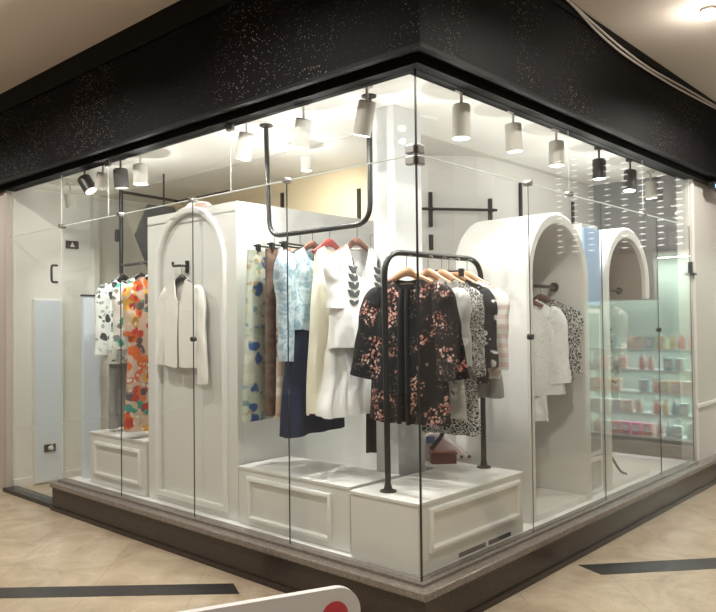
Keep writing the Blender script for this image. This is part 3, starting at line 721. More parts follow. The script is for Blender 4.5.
# ------------------------------------------------------------------ garments
def lerp_rows(rows, s):
    for a, b in zip(rows, rows[1:]):
        if s <= b[0] + 1e-9:
            k = (s - a[0]) / max(1e-6, b[0] - a[0]); k = max(0, min(1, k)); k = k * k * (3 - 2 * k) * .5 + k * .5
            return [a[i] + (b[i] - a[i]) * k for i in range(1, len(a))]
    return list(rows[-1][1:])
class Body:
    """A hanging cloth body in local coordinates: x across, front towards -y, neck at z=0.
    rows: (s, half width, half depth, fold amplitude)"""
    def __init__(s, rows, L, neck=0.08, fd=0.10, bd=0.02, slope=0.07, folds=5, seed=0, gap=None, hem=0.008, cx=0.0):
        s.rows, s.L, s.neck, s.fd, s.bd, s.slope, s.folds, s.seed, s.gap, s.hem, s.cx = rows, L, neck, fd, bd, slope, folds, seed, gap, hem, cx
        s.hw0 = rows[0][1]
    def ztop(s, x, front):
        ax = abs(x)
        if ax < s.neck:
            return -(s.fd if front else s.bd) * (1 - (ax / s.neck) ** 2)
        return -s.slope * ((ax - s.neck) / max(1e-4, s.hw0 - s.neck)) ** 1.15
    def fold(s, x, sv, front):
        w = noise.noise(Vector((x * 3.0 + s.seed * 5.1, sv * 1.3, s.seed * 1.7 + (3 if front else 0))))
        return math.sin(s.folds * x / s.hw0 * 1.7 + w * 3.4 + s.seed * 1.3 + (0 if front else 2)) * 0.7 + w * 0.6
    def pt(s, sv, t):
        hw, hd, fa = lerp_rows(s.rows, sv)
        c, n = math.cos(t), math.sin(t)
        u = math.copysign(abs(c) ** 0.75, c); v = math.copysign(abs(n) ** 0.6, n)
        front = n < 0
        x0 = u * s.hw0
        zt = s.ztop(x0, front)
        if s.gap and front and abs(u) < 0.5:
            g = s.gap(sv)
        x = u * hw
        f = s.fold(x0, sv, front)
        y = v * hd + fa * f * (abs(n) ** 0.5) + 0.3 * fa * f
        x += 0.35 * fa * noise.noise(Vector((sv * 5 + s.seed, u, 2.2)))
        hem = s.hem * noise.noise(Vector((x0 * 9, s.seed * 2.2, 1.1 if front else 5.5))) * 2
        z = zt * (1 - sv) + (-s.L + hem) * sv
        return Vector((x + s.cx * sv, y, z))
    def mesh(s, nz=34, nu=72):
        bm = new(); rings = []
        for i in range(nz + 1):
            sv = (i / nz) ** 1.15
            ring = []
            if s.gap:
                hw = lerp_rows(s.rows, sv)[0]
                g = min(0.95, s.gap(sv) / hw); tg = math.acos(min(1, g ** (1 / 0.75)))  # angle where |x| equals the gap
                t0, t1 = -PI / 2 + (PI / 2 - tg), 1.5 * PI - (PI / 2 - tg)
                for k in range(nu + 1): ring.append(bm.verts.new(s.pt(sv, t0 + (t1 - t0) * k / nu)))
            else:
                for k in range(nu): ring.append(bm.verts.new(s.pt(sv, 2 * PI * k / nu)))
            rings.append(ring)
        m = len(rings[0])
        for a, b in zip(rings, rings[1:]):
            for k in range(m if not s.gap else m - 1): bm.faces.new((a[k], b[k], b[(k + 1) % m], a[(k + 1) % m]))
        bmesh.ops.recalc_face_normals(bm, faces=bm.faces)
        return bm
    def front(s, x, z):
        zt = s.ztop(x * s.hw0 / max(.01, s.hw0), True)
        sv = max(0, min(1, (z - zt) / (-s.L - zt)))
        hw, hd, fa = lerp_rows(s.rows, sv)
        u = max(-1, min(1, x / hw)); c = abs(u) ** (1 / 0.75); n = math.sqrt(max(0, 1 - c * c))
        f = s.fold(u * s.hw0, sv, True)
        return -(n ** 0.6) * hd + fa * f * (n ** .5) + .3 * fa * f
def sleeve(path, radii, seed=0, seg=20, n=28, fa=0.011):
    """path of (x, y, z); radii of (across, thick) per path point; hanging cloth tube, closed at the cuff"""
    bm = new(); rings = []
    P = [Vector(p) for p in path]
    def cat(i, s):
        p0, p1, p2, p3 = P[max(i - 1, 0)], P[i], P[i + 1], P[min(i + 2, len(P) - 1)]
        return 0.5 * ((2 * p1) + (p2 - p0) * s + (2 * p0 - 5 * p1 + 4 * p2 - p3) * s * s + (3 * p1 - p0 - 3 * p2 + p3) * s ** 3)
    m = len(P) - 1; pts = []; rr = []
    for k in range(n + 1):
        q = k / n * m; i = min(int(q), m - 1); s = q - i
        pts.append(cat(i, s)); rr.append([radii[i][j] + (radii[i + 1][j] - radii[i][j]) * s for j in (0, 1)])
    for k, p in enumerate(pts):
        t = (pts[min(k + 1, n)] - pts[max(k - 1, 0)]).normalized()
        nx = Vector((0, 1, 0)).cross(t)
        if nx.length < .1: nx = Vector((1, 0, 0))
        nx.normalize(); ny = t.cross(nx)
        ring = []
        for a in range(seg):
            th = 2 * PI * a / seg
            w = noise.noise(Vector((math.cos(th) * 1.5 + seed, math.sin(th) * 1.5, k / n * 3.5 + seed * 2)))
            w += 0.18 * math.sin(k / n * 26 + math.cos(th) * 2 + seed)
            ring.append(bm.verts.new(p + nx * (math.cos(th) * rr[k][0] + fa * w * math.cos(th)) + ny * (math.sin(th) * rr[k][1] + fa * w * math.sin(th))))
        rings.append(ring)
    for a, b in zip(rings, rings[1:]):
        for k in range(seg): bm.faces.new((a[k], a[(k + 1) % seg], b[(k + 1) % seg], b[k]))
    bm.faces.new(rings[0][::-1])
    # cuff turned inwards
    c = sum((v.co for v in rings[-1]), Vector()) / seg
    inner = [bm.verts.new(c + (v.co - c) * 0.8 + (pts[-3] - pts[-1]) * 0.3) for v in rings[-1]]
    for k in range(seg): bm.faces.new((rings[-1][k], rings[-1][(k + 1) % seg], inner[(k + 1) % seg], inner[k]))
    bm.faces.new(inner)
    bmesh.ops.recalc_face_normals(bm, faces=bm.faces); return bm
def neck_band(b, r=0.007, front=True):
    pts = []
    for k in range(41):
        t = 2 * PI * k / 40; x = math.cos(t) * b.neck; fr = math.sin(t) < 0
        z = b.ztop(x * 0.999, fr); pts.append((x, math.copysign(abs(math.sin(t)) ** .6, math.sin(t)) * b.rows[0][2] * 1.02, z))
    return tube(new(), pts, r, 6)
def hanger(loc, rz, label, m='wood', drop=0.085, w=0.19, group=None, z0=0.0):
    """hook over the rail at local z = drop, wooden arms at 0"""
    t = thing('hanger', label, 'hanger', loc, rz, group)
    arms = [(-w, 0, -0.062), (-w * .6, 0, -0.036), (-w * .25, 0, -0.008), (0, 0, 0.004), (w * .25, 0, -0.008), (w * .6, 0, -0.036), (w, 0, -0.062)]
    bm = tube(new(), bend(arms, 0.03, 3), 0.011, 8)
    for v in bm.verts:
        cz = -0.062 * min(1, (abs(v.co.x) / w)) ** 1.3
        v.co.z = cz + (v.co.z - cz) * (1.0 + 1.3 * max(0, 1 - abs(v.co.x) / w))
    obj('arms', bm, m, t, True)
    hk = [(0, 0, 0.0), (0, 0, drop - 0.015)] + [(0.016 - 0.016 * math.cos(a), 0, drop - 0.005 + 0.018 * math.sin(a)) for a in [PI * k / 8 for k in range(0, 8)]]
    obj('hook', tube(new(), hk, 0.0025, 6), 'steel', t, True)
    return t
def clip_hanger(loc, rz, label, w=0.15, drop=0.06):
    t = thing('clip_hanger', label, 'hanger', loc, rz)
    obj('bar', tube(new(), [(-w, 0, 0), (w, 0, 0)], 0.006, 8), 'black', t, True)
    for s in (-1, 1): obj('clip', box(s * w * .8 - .012, -.014, -.035, s * w * .8 + .012, .014, .012, bevel=.003), 'black', t)
    hk = [(0, 0, 0.0), (0, 0, drop - 0.015)] + [(0.016 - 0.016 * math.cos(a), 0, drop - 0.005 + 0.018 * math.sin(a)) for a in [PI * k / 8 for k in range(0, 8)]]
    obj('hook', tube(new(), hk, 0.0025, 6), 'steel', t, True)
    return t
def blouse(name, label, cat, loc, rz, m, L=0.62, hw=0.21, hem_hw=0.25, depth=0.05, sleeve_len=0.34, sleeve_out=0.12, sr=(0.075, 0.035), cuff=(0.06, 0.035), neck=0.08, fd=0.09, slope=0.06, seed=0, folds=5, gap=None, collar=None, fa=0.016, sleeves=(1, 1), slm=None):
    t = thing(name, label, cat, loc, rz)
    b = Body([(0, hw, 0.022, 0.001), (0.12, hw * 1.0, depth * .8, 0.003), (0.35, (hw + hem_hw) / 2 * .97, depth, fa * .6), (1, hem_hw, depth * 1.1, fa)], L, neck, fd, 0.015, slope, folds, seed, gap)
    obj('body', b.mesh(), m, t, 60)
    for i, s in enumerate((-1, 1)):
        if not sleeves[i]: continue
        SL = sleeve_len * sleeves[i]
        path = [(s * (hw - 0.035), 0, -slope - 0.045), (s * (hw + 0.02), 0, -slope - 0.085), (s * (hw + sleeve_out * .6), -0.005, -slope - SL * .55), (s * (hw + sleeve_out), -0.01, -slope - SL)]
        obj('sleeve', sleeve(path, [(sr[0] * .8, sr[1] * .8), sr, ((sr[0] + cuff[0]) / 2, (sr[1] + cuff[1]) / 2), cuff], seed + s), slm or m, t, 60)
    if collar:
        obj('neckband', neck_band(b, 0.006), collar, t, True)
    return t, b
def skirt(name, label, cat, loc, rz, m, L, hw, hem_hw, depth=0.03, hem_depth=0.06, seed=0, folds=6, fa=0.019, band=None, hem=0.006, cx=0.0):
    t = thing(name, label, cat, loc, rz)
    b = Body([(0, hw, depth * .6, 0.001), (0.06, hw * 1.02, depth, 0.004), (0.4, hw * .6 + hem_hw * .4, (depth + hem_depth) / 2, fa * .7), (1, hem_hw, hem_depth, fa)], L, 0.001, 0, 0, 0.004, folds, seed, None, hem, cx)
    obj('body', b.mesh(), m, t, 60)
    bm = new()
    ring = [(math.copysign(abs(math.cos(a)) ** .75, math.cos(a)) * hw * 1.01, math.copysign(abs(math.sin(a)) ** .6, math.sin(a)) * depth * .75) for a in [2 * PI * k / 40 for k in range(40)]]
    prism(bm, ring, -0.035, 0.004)
    obj('waistband', bm, band or m, t, 50)
    return t, b
FX = -PI / 2     # rotation for garments that face the long left glass (-x)

# materials for clothes
C_bf = cloth_black_floral()
C_white = cloth('white_cotton', (0.89, 0.89, 0.88))
C_cream = cloth('cream_cotton', (0.80, 0.76, 0.62))
C_card = cloth('ivory_knit', (0.83, 0.81, 0.76), weave=0.5)
C_navy = cloth('navy_cloth', (0.022, 0.030, 0.062))
C_blue = cloth_noise('pale_blue_brocade', [(0.40, (0.27, 0.39, 0.47)), (0.50, (0.42, 0.53, 0.59)), (0.60, (0.54, 0.64, 0.68))], 26)
C_fl1 = cloth_blot('pale_green_floral', (0.50, 0.54, 0.44), [(9, 0.36, (0.62, 0.62, 0.50), 0, 0), (8, 0.36, (0.30, 0.40, 0.30), 4, .46), (7.5, 0.34, (0.05, 0.11, 0.28), 3, .47), (13, 0.28, (0.16, 0.30, 0.36), 4, .47), (18, .3, (.40, .33, .22), 5, .52)])
C_brown = cloth_noise('brown_cloth', [(0.3, (0.10, 0.062, 0.048)), (0.6, (0.19, 0.13, 0.10))], 14)
C_peach = cloth_blot('peach_print', (0.58, 0.46, 0.36), [(16, 0.36, (0.36, 0.17, 0.12), 6, .46), (12, 0.28, (0.74, 0.70, 0.64), 0, 0), (20, 0.32, (0.10, 0.11, 0.10), 6, .52)])
C_bw = cloth_blot('black_white_print', (0.76, 0.77, 0.74), [(12, 0.42, (0.05, 0.055, 0.055), 4, .49), (20, 0.32, (0.34, 0.40, 0.38), 6, .48), (26, .3, (.10, .11, .11), 8, .5)])
C_teal = cloth_blot('teal_white_print', (0.74, 0.76, 0.72), [(11, 0.40, (0.04, 0.30, 0.21), 4, .47), (16, .3, (0.20, 0.22, 0.21), 5, .49)])
C_orange = cloth_blot('orange_floral', (0.60, 0.46, 0.36), [(8, 0.50, (0.66, 0.15, 0.035), 3, .43), (9, 0.42, (0.70, 0.40, 0.08), 3, .50), (10, 0.42, (0.12, 0.085, 0.09), 4, .50), (12, 0.36, (0.50, 0.05, 0.03), 4, .48), (12, .32, (0.05, 0.30, 0.22), 4, .52), (22, .26, (.75, .68, .60), 6, .5)])
C_grey = cloth('grey_cloth', (0.30, 0.30, 0.30))
C_ani1 = cloth_animal('grey_animal_print', (0.07, 0.07, 0.07), (0.52, 0.50, 0.48), 62, .09)
C_ani2 = cloth_animal('fine_black_white_print', (0.02, 0.02, 0.022), (0.58, 0.58, 0.56), 52, .11)
C_leaf = cloth_blot('black_white_leaf_print', (0.020, 0.020, 0.022), [(18, 0.36, (0.70, 0.69, 0.66), 7, .50), (30, .20, (.55, .55, .53), 9, .5)])
C_stripe = cloth_stripes('pink_white_stripe', (0.74, 0.60, 0.55), (0.80, 0.78, 0.75), 0.055)
C_lace = cloth_animal('white_lace', (0.86, 0.87, 0.86), (0.66, 0.69, 0.68), 48, .035)
C_palegrey = cloth_blot('grey_white_floral', (0.46, 0.46, 0.44), [(16, 0.38, (0.75, 0.74, 0.71), 6, .48), (24, .25, (.10, .10, .10), 7, .5)])
C_emb = cloth('grey_embroidery', (0.09, 0.095, 0.095))
C_black = cloth('black_cloth', (0.012, 0.012, 0.013))

# --- corner rail garments: face -x, hung along the rail
def rail_pt(s): 
    p = RA + (RB - RA) * s; return p.x, p.y
ZC = 1.77
yaw = FX + 0.14
x, y = rail_pt(0.20)
hanger((x, y, ZC), yaw, 'wooden hanger in the black floral blouse', w=0.16)
t, b = blouse('blouse', 'black wide-sleeved blouse with pink blossoms at the front of the garment rail', 'blouse', (x, y, ZC - 0.035), yaw, C_bf,
    L=0.79, hw=0.195, hem_hw=0.255, depth=0.05, sleeve_len=0.50, sleeve_out=0.09, sr=(0.085, 0.04), cuff=(0.095, 0.045), neck=0.085, fd=0.07, slope=0.05, seed=1, folds=4, collar=C_black, gap=lambda s: 0.004 + 0.020 * min(1, s * 3))
for s in (-1, 1):
    bm = new(); pts = []
    for k in range(16):
        q = k / 15; z = -0.055 - q * 0.74; xx = s * (0.018 + 0.018 * q); pts.append((xx, b.front(xx, z) - 0.006, z))
    obj('front_band', tube(bm, pts, 0.013, 6), C_black, t, True)
obj('size_label', box(-0.03, 0.008, -0.05, 0.03, 0.012, -0.02), plain('label_brown', (0.20, 0.15, 0.06), .6), t)
obj('lining_or_shade', box(-0.10, 0.0, -0.60, 0.10, 0.004, -0.03), C_black, t)
spec = [(0.37, C_palegrey, 'pale grey floral blouse directly behind the black floral blouse', 0.78, 0.18, 0.22, 0.44, 2, 'wooden hanger of the pale grey floral blouse'),
        (0.51, C_ani1, 'grey and white animal-print blouse in the middle of the garment rail', 0.70, 0.18, 0.21, 0.50, 3, 'wooden hanger of the animal-print blouse'),
        (0.655, C_leaf, 'black blouse with large white leaf print toward the rail end', 0.60, 0.18, 0.20, 0.46, 4, 'wooden hanger of the black leaf-print blouse'),
        (0.79, C_stripe, 'pink and white striped top hanging last on the garment rail', 0.58, 0.18, 0.20, 0.48, 5, 'wooden hanger of the pink striped top')]
for s, m, lab, L, hw, hh, sl, sd, hl in spec:
    x, y = rail_pt(s); y -= 0.03
    hanger((x, y, ZC), yaw, hl, w=0.14)
    blouse('blouse', lab, 'blouse', (x, y, ZC - 0.03), yaw, m, L=L, hw=hw, hem_hw=hh, depth=0.036, sleeve_len=sl, sleeve_out=0.035, sr=(0.06, 0.034), cuff=(0.045, 0.034), seed=sd, fd=0.06, slope=0.05)
x, y = rail_pt(0.585); y -= 0.03
clip_hanger((x, y, ZC + 0.02), yaw, 'black clip hanger of the dotted grey skirt', 0.10)
skirt('skirt', 'fine dotted grey skirt below the animal-print blouse', 'skirt', (x, y + .0, ZC - 0.46), yaw, C_ani2, 0.46, 0.15, 0.18, seed=6)
x, y = rail_pt(0.875); y -= 0.03
skirt('trousers', 'plain grey folded trousers below the striped top', 'trousers', (x, y, ZC - 0.40), yaw, C_grey, 0.33, 0.14, 0.17, seed=7)

# --- suspended rail garments: face -y
ZU = 1.965
def hang_u(y): return (XU, y, ZU)
for i, (y, w, nm, lab, cat, m, L, hw, hh, cx, hl) in enumerate([
    (1.40, 0.09, 'trousers', 'pale green floral trousers with blue flowers at the rail end by the arched cabinet', 'trousers', C_fl1, 1.06, 0.105, 0.135, -0.03, 'black clip hanger of the pale green floral trousers'),
    (1.27, 0.08, 'trousers', 'plain brown trousers next to the green floral trousers', 'trousers', C_brown, 1.02, 0.10, 0.11, 0.0, 'black clip hanger of the brown trousers'),
    (1.16, 0.09, 'trousers', 'peach printed trousers hanging before the pale blue blouse', 'trousers', C_peach, 1.03, 0.105, 0.12, -0.02, 'black clip hanger of the peach printed trousers')]):
    ox = (-0.13, -0.10, -0.09)[i]
    t = clip_hanger((XU, y, ZU + 0.02), 0.15, hl, 0.20, 0.085)
    skirt(nm, lab, cat, (XU + ox, y, ZU - 0.01), 0.15, m, L, hw, hh, 0.022, 0.035, seed=10 + i, folds=3, fa=0.008, cx=cx)
y = 1.05
hanger((XU, y, ZU + 0.012), 0.1, 'dark hanger of the pale blue brocade blouse', 'darkwood', 0.09, 0.16)
blouse('blouse', 'pale blue brocade blouse with puffed sleeves over the navy skirt', 'blouse', (XU - 0.02, y, ZU - 0.01), 0.1, C_blue, L=0.50, hw=0.205, hem_hw=0.20, depth=0.05, sleeve_len=0.62, sleeve_out=0.04, sr=(0.085, 0.05), cuff=(0.05, 0.04), seed=21, fd=0.08)
skirt('long_skirt', 'long navy blue skirt reaching lowest on the suspended rail', 'skirt', (XU, y + 0.015, ZU - 0.30), 0.1, C_navy, 0.83, 0.17, 0.27, 0.045, 0.085, seed=22, folds=5, fa=0.016)
y = 0.90
hanger((XU, y, ZU + 0.012), 0.05, 'red hanger of the cream tunic', 'red', 0.09, 0.15)
blouse('tunic', 'long cream sleeveless tunic half hidden by the embroidered white blouse', 'tunic', (XU + 0.02, y, ZU - 0.01), 0.05, C_cream, L=0.98, hw=0.15, hem_hw=0.22, depth=0.05, sleeves=(0, 0), neck=0.09, fd=0.16, slope=0.03, seed=23, folds=7, fa=0.020)
skirt('skirt', 'white gathered skirt below the embroidered white blouse', 'skirt', (XU + 0.075, 0.80, ZU - 0.52), -0.05, C_white, 0.49, 0.18, 0.25, 0.04, 0.085, seed=24, folds=9, fa=0.022)
y = 0.755
hanger((XU + .085, y, ZU + 0.012), -0.04, 'brown wooden hanger of the embroidered white blouse', 'darkwood', 0.09, 0.15)
t, b = blouse('blouse', 'white blouse with grey leaf embroidery nearest the glass corner', 'blouse', (XU + 0.085, y, ZU - 0.015), -0.04, C_white, L=0.60, hw=0.195, hem_hw=0.225, depth=0.055, sleeve_len=0.32, sleeve_out=0.0, sr=(0.06, 0.04), cuff=(0.055, 0.045), neck=0.095, fd=0.19, slope=0.05, seed=25, folds=4, fa=0.010, collar=C_white)
def leaf(cx, cz, ang, l, w):
    bm = new(); n = 10; f = []; bk = []
    for side in (1, -1):
        rng = range(n + 1) if side == 1 else range(n - 1, 0, -1)
        for k in rng:
            q = k / n; a = math.sin(PI * q ** 0.8) * w * side; u = q * l
            x = cx + math.cos(ang) * u - math.sin(ang) * a; z = cz + math.sin(ang) * u + math.cos(ang) * a
            y = b.front(x, z)
            f.append(bm.verts.new((x, y - 0.007, z))); bk.append(bm.verts.new((x, y + 0.002, z)))
    m = len(f)
    bm.faces.new(f); bm.faces.new(bk[::-1])
    for k in range(m): bm.faces.new((f[k], f[(k + 1) % m], bk[(k + 1) % m], bk[k]))
    bmesh.ops.recalc_face_normals(bm, faces=bm.faces); return bm
def sprig(x0, n, tilt, name):
    bm = new()
    for k in range(n):
        z = -0.16 - k * 0.047; sc = 1.0 if k < n - 1 else 0.7
        for s in (-1, 1):
            bm2 = leaf(x0 + tilt * k, z, PI / 2 + s * -0.85, 0.062 * sc, 0.014 * sc)
            me = bpy.data.meshes.new('tmp'); bm2.to_mesh(me); bm2.free(); bm.from_mesh(me); bpy.data.meshes.remove(me)
    bm2 = leaf(x0 - tilt, -0.125, PI / 2, 0.055, 0.014); me = bpy.data.meshes.new('tmp'); bm2.to_mesh(me); bm2.free(); bm.from_mesh(me); bpy.data.meshes.remove(me)
    return obj('leaf_embroidery', bm, C_emb, t)
sprig(-0.075, 5, -0.004, 'a'); sprig(0.135, 4, -0.002, 'b')

# --- dark garment behind the pillar (hangs in the gap beside the cabinet)
clip_hanger((0.735, 0.95, ZU - 0.10), 0.0, 'black clip hanger of the charcoal trousers', 0.08, 0.19)
skirt('trousers', 'charcoal trousers hanging in the gap beside the pillar', 'trousers', (0.735, 0.95, 1.86), 0.0, C_black, 1.20, 0.04, 0.042, 0.02, 0.03, seed=31, folds=2, fa=0.006)

# --- cardigan on the arched cabinet
t = thing('wall_hook', 'black coat hook on the arched cabinet front', 'hook', (0.135, 2.11, 1.905))
obj('plate', box(-0.012, -0.016, -0.05, 0.0, 0.016, 0.035, bevel=0.003), 'black', t)
obj('arm', tube(new(), bend([(0, 0.0, 0.0), (-0.055, 0.03, 0.0), (-0.055, 0.10, 0.0), (-0.055, 0.10, 0.03)], 0.015), 0.009, 8), 'black', t, True)
hanger((0.083, 2.11, 1.815), FX, 'black hanger holding the ivory cardigan', 'black', 0.085, 0.15)
t, b = blouse('cardigan', 'ivory knitted open cardigan with uneven sleeves on the arched cabinet', 'cardigan', (0.080, 2.11, 1.805), FX, C_card, L=0.60, hw=0.185, hem_hw=0.195, depth=0.028, sleeve_len=0.55, sleeve_out=0.07, sr=(0.062, 0.024), cuff=(0.048, 0.022), neck=0.07, fd=0.16, slope=0.045, seed=41, folds=3, fa=0.004, gap=lambda s: 0.003 + 0.010 * s, collar=C_card, sleeves=(0.98, 1.2))
# --- left bay garments (face -y), on bar at x 0.40
def hang_l(y): return (0.30, y, 1.90)
for y, off, lab, hl, m, kw in (
    (3.26, -0.02, 'white blouse with bold black print at the far end of the left bay', 'black hanger of the black and white printed blouse', C_bw, dict(L=0.68, hw=0.17, hem_hw=0.19, sleeve_len=0.55, sleeve_out=0.05, seed=51)),
    (3.00, -0.02, 'white blouse with teal print between the printed blouse and the floral dress', 'black hanger of the teal printed blouse', C_teal, dict(L=0.64, hw=0.17, hem_hw=0.18, sleeve_len=0.50, sleeve_out=0.03, seed=52))):
    hanger((0.33 + off, y, 1.885), 0.12, hl, 'black', 0.09, 0.14)
    blouse('blouse', lab, 'blouse', (0.33 + off, y, 1.87), 0.12, m, depth=0.045, **kw)
hanger((0.31, 2.82, 1.885), 0.12, 'black hanger of the orange floral dress', 'black', 0.09, 0.14)
blouse('dress', 'long orange floral dress beside the arched cabinet', 'dress', (0.29, 2.82, 1.87), 0.12, C_orange, L=1.17, hw=0.17, hem_hw=0.24, depth=0.05, sleeve_len=0.40, sleeve_out=0.03, seed=53, folds=5, fa=0.014)
skirt('trousers', 'grey trousers below the black and white printed blouse', 'trousers', (0.33, 3.28, 1.18), 0.12, C_grey, 0.51, 0.15, 0.16, 0.025, 0.04, seed=54)

# --- niche garments (face -x)
YN = 0.34
hanger((1.60, YN, 1.655), FX + 0.25, 'brown hanger of the lacy white blouse', 'darkwood', 0.075, 0.14)
blouse('blouse', 'lacy white blouse hanging in the barrel niche', 'blouse', (1.62, YN - .01, 1.635), FX + 0.50, C_lace, L=0.64, hw=0.18, hem_hw=0.255, depth=0.055, sleeve_len=0.50, sleeve_out=0.04, sr=(0.075, .045), cuff=(.075, .05), seed=61, fd=0.05, collar=C_white)
skirt('trousers', 'white lace-edged shorts below the lacy white blouse', 'shorts', (1.60, YN + .02, 0.995), FX + 0.25, C_lace, 0.17, 0.17, 0.185, 0.03, 0.045, seed=62)
hanger((1.86, YN, 1.655), FX + 0.25, 'brown hanger of the dark printed blouse in the niche', 'darkwood', 0.075, 0.14)
blouse('blouse', 'black and white printed blouse behind the lacy white one', 'blouse', (1.86, YN, 1.645), FX + 0.25, C_ani2, L=0.56, hw=0.19, hem_hw=0.215, depth=0.045, sleeve_len=0.46, sleeve_out=0.03, seed=63, fd=0.05)
hanger((2.72, YN, 1.655), FX + 0.1, 'dark hanger of the patterned blouse in the cut-off niche', 'darkwood', 0.075, 0.14)
blouse('blouse', 'grey patterned blouse hanging in the cut-off niche', 'blouse', (2.72, YN, 1.645), FX + 0.1, C_palegrey, L=0.78, hw=0.17, hem_hw=0.19, depth=0.045, sleeve_len=0.46, sleeve_out=0.02, seed=64, fd=0.05)
# garment stand in the cut-off niche
t = thing('display_stand', 'black pole stand with curved feet below the patterned blouse', 'display stand', (2.86, 0.32, ZG + 0.035))
obj('pole', tube(new(), [(0, 0, 0.05), (0, 0, 1.45)], 0.011, 10), 'black', t, True)
obj('grip', tube(new(), [(0, 0, 0.95), (0, 0, 1.12)], 0.03, 10), 'black', t, True)
for a in (0.4, 2.5, 4.6):
    c, s = math.cos(a), math.sin(a)
    obj('foot', tube(new(), bend([(0, 0, 0.20), (c * .06, s * .06, 0.10), (c * .12, s * .12, 0.02), (c * .17, s * .17, 0.012)], .05), 0.010, 8), 'black', t, True)
# things set on the rear plinth and on top of the cabinet
Z6 = 0.595
def lumpy(rad, seed, flat=0.0, n=3):
    bm = new(); bmesh.ops.create_icosphere(bm, subdivisions=n, radius=1)
    for v in bm.verts:
        k = 1 + 0.16 * noise.noise(v.co * 1.8 + Vector((seed, 0, 0)))
        v.co = Vector((v.co.x * rad[0] * k, v.co.y * rad[1] * k, v.co.z * rad[2] * k + rad[2] * 0.92))
        if v.co.z < 0.0: v.co.z = 0.0
    return bm
# soft pointed pink and white bag, red box, tan board
t = thing('cushion_bag', 'pale pink pointed fabric bag with black strap behind the corner plinth', 'bag', (1.08, 0.63, Z6), -0.75)
bm = new()
prof = [(-0.16, 0.10), (-0.10, 0.19), (-0.02, 0.17), (0.06, 0.12), (0.14, 0.05), (0.19, 0.012), (0.14, 0.0), (-0.12, 0.0)]
prism(bm, prof, -0.05, 0.05, 'y'); bmesh.ops.bevel(bm, geom=bm.edges[:], offset=0.016, segments=3, affect='EDGES')
obj('body', bm, cloth('pale_pink_canvas', (0.72, 0.62, 0.62)), t, 60)
obj('blue_patch', box(-0.13, -0.056, 0.12, -0.075, -0.046, 0.165), plain('blue_print', (0.10, 0.17, 0.34), .6), t)
obj('strap', tube(new(), bend([(-0.15, -0.06, 0.28), (-0.03, -0.07, 0.26), (-0.02, -0.07, 0.18), (-0.10, -0.06, 0.085)], 0.09, 8), 0.014, 10), 'black', t, True)
for x in (0.10, 0.15): obj('eyelet', lathe(new(), [(0, 0), (.011, 0), (.011, .004), (0, .004)], 10, ((x, -0.05, 0.028), (0, -1, 0))), 'grey_black', t)
t = thing('box', 'dark red low box in front of the pale pink bag', 'box', (0.985, 0.585, Z6), -0.75)
obj('carton', box(-0.07, -0.035, 0, 0.09, 0.03, 0.058, bevel=0.005), plain('dark_red_card', (0.15, 0.028, 0.030), .6), t)
obj('lid', box(-0.074, -0.039, 0.058, 0.094, 0.034, 0.075, bevel=0.004), plain('dark_red_lid', (0.18, 0.035, 0.036), .6), t)
t = thing('cardboard_box', 'tan cardboard box behind the pale pink bag', 'box', (1.13, 0.80, Z6), -0.7)
obj('carton', box(-0.15, -0.05, 0, 0.10, 0.05, 0.26, bevel=0.003), plain('tan_card', (0.50, 0.40, 0.24), .8), t)
obj('flap', prism(new(), [(-0.15, 0.26), (0.10, 0.26), (0.07, 0.275), (-0.12, 0.275)], -0.05, 0.05, 'y'), plain('tan_flap', (0.54, 0.44, 0.28), .8), t)
t = thing('bag', 'white folded bag lying on top of the arched cabinet', 'bag', (0.42, 2.36, 2.288))
bm = new(); prism(bm, [(-0.13, 0), (0.13, 0), (0.10, 0.11), (-0.03, 0.13), (-0.09, 0.09)], -0.06, 0.06, 'x'); bmesh.ops.bevel(bm, geom=bm.edges[:], offset=0.012, segments=2, affect='EDGES')
obj('body', bm, C_white, t, 60)
obj('fold', tube(new(), [(-0.066, -0.10, 0.05), (-0.066, 0.10, 0.07)], 0.006, 6), C_white, t)
t = thing('hat', 'small dusty pink hat beside the white bag on the cabinet top', 'hat', (0.30, 2.19, 2.288))
obj('crown', lumpy((0.055, 0.06, 0.045), 2), cloth('dusty_pink_felt', (0.50, 0.37, 0.31)), t, True)
obj('brim', lathe(new(), [(0, 0), (.10, 0), (.105, .006), (.06, .012), (0, .012)], 24), cloth('dusty_pink_brim', (0.46, 0.34, 0.28)), t, True)

# ------------------------------------------------------------------ shop opposite (seen mirrored in the long glass)
XO = 5.0
wr_m = plain('arcade_wall_paint', (0.45, 0.41, 0.37), 0.7)
bm = new()
bx(bm, XO, -7, 0, XO + 0.1, -1.50, 3.6); bx(bm, XO, -0.28, 0, XO + 0.1, 0.12, 3.6); bx(bm, XO, -1.50, 0, XO + 0.1, -0.28, 0.18); bx(bm, XO, -1.50, 2.20, XO + 0.1, -0.28, 3.6); bx(bm, XO, -1.50, 1.70, XO + 0.1, -0.70, 2.20)
struct('wall_opposite', bm, wr_m)
t = thing('shop_shelving', 'mint green lit shelving of the shop opposite, mirrored in the long glass', 'shelving', (XO + 0.25, -0.89, 0.18))
MINT = plain('mint_green_laminate', (0.46, 0.59, 0.52), 0.5)
obj('back_panel', box(0.15, -0.60, 0, 0.17, 0.60, 2.02), MINT, t)
for s in (-1, 1): obj('side_panel', box(-0.24, s * 0.60 - .01, 0, 0.15, s * 0.60 + .01, 2.02), MINT, t)
obj('canopy', box(-0.24, -0.60, 2.0, 0.15, 0.60, 2.02), 'white', t)
SH = [0.06, 0.30, 0.53, 0.77, 1.0]
for z in SH: obj('shelf', box(-0.16, -0.59, z - 0.02, 0.15, 0.59, z), plain('pale_mint_shelf', (0.72, 0.84, 0.80), .4), t)
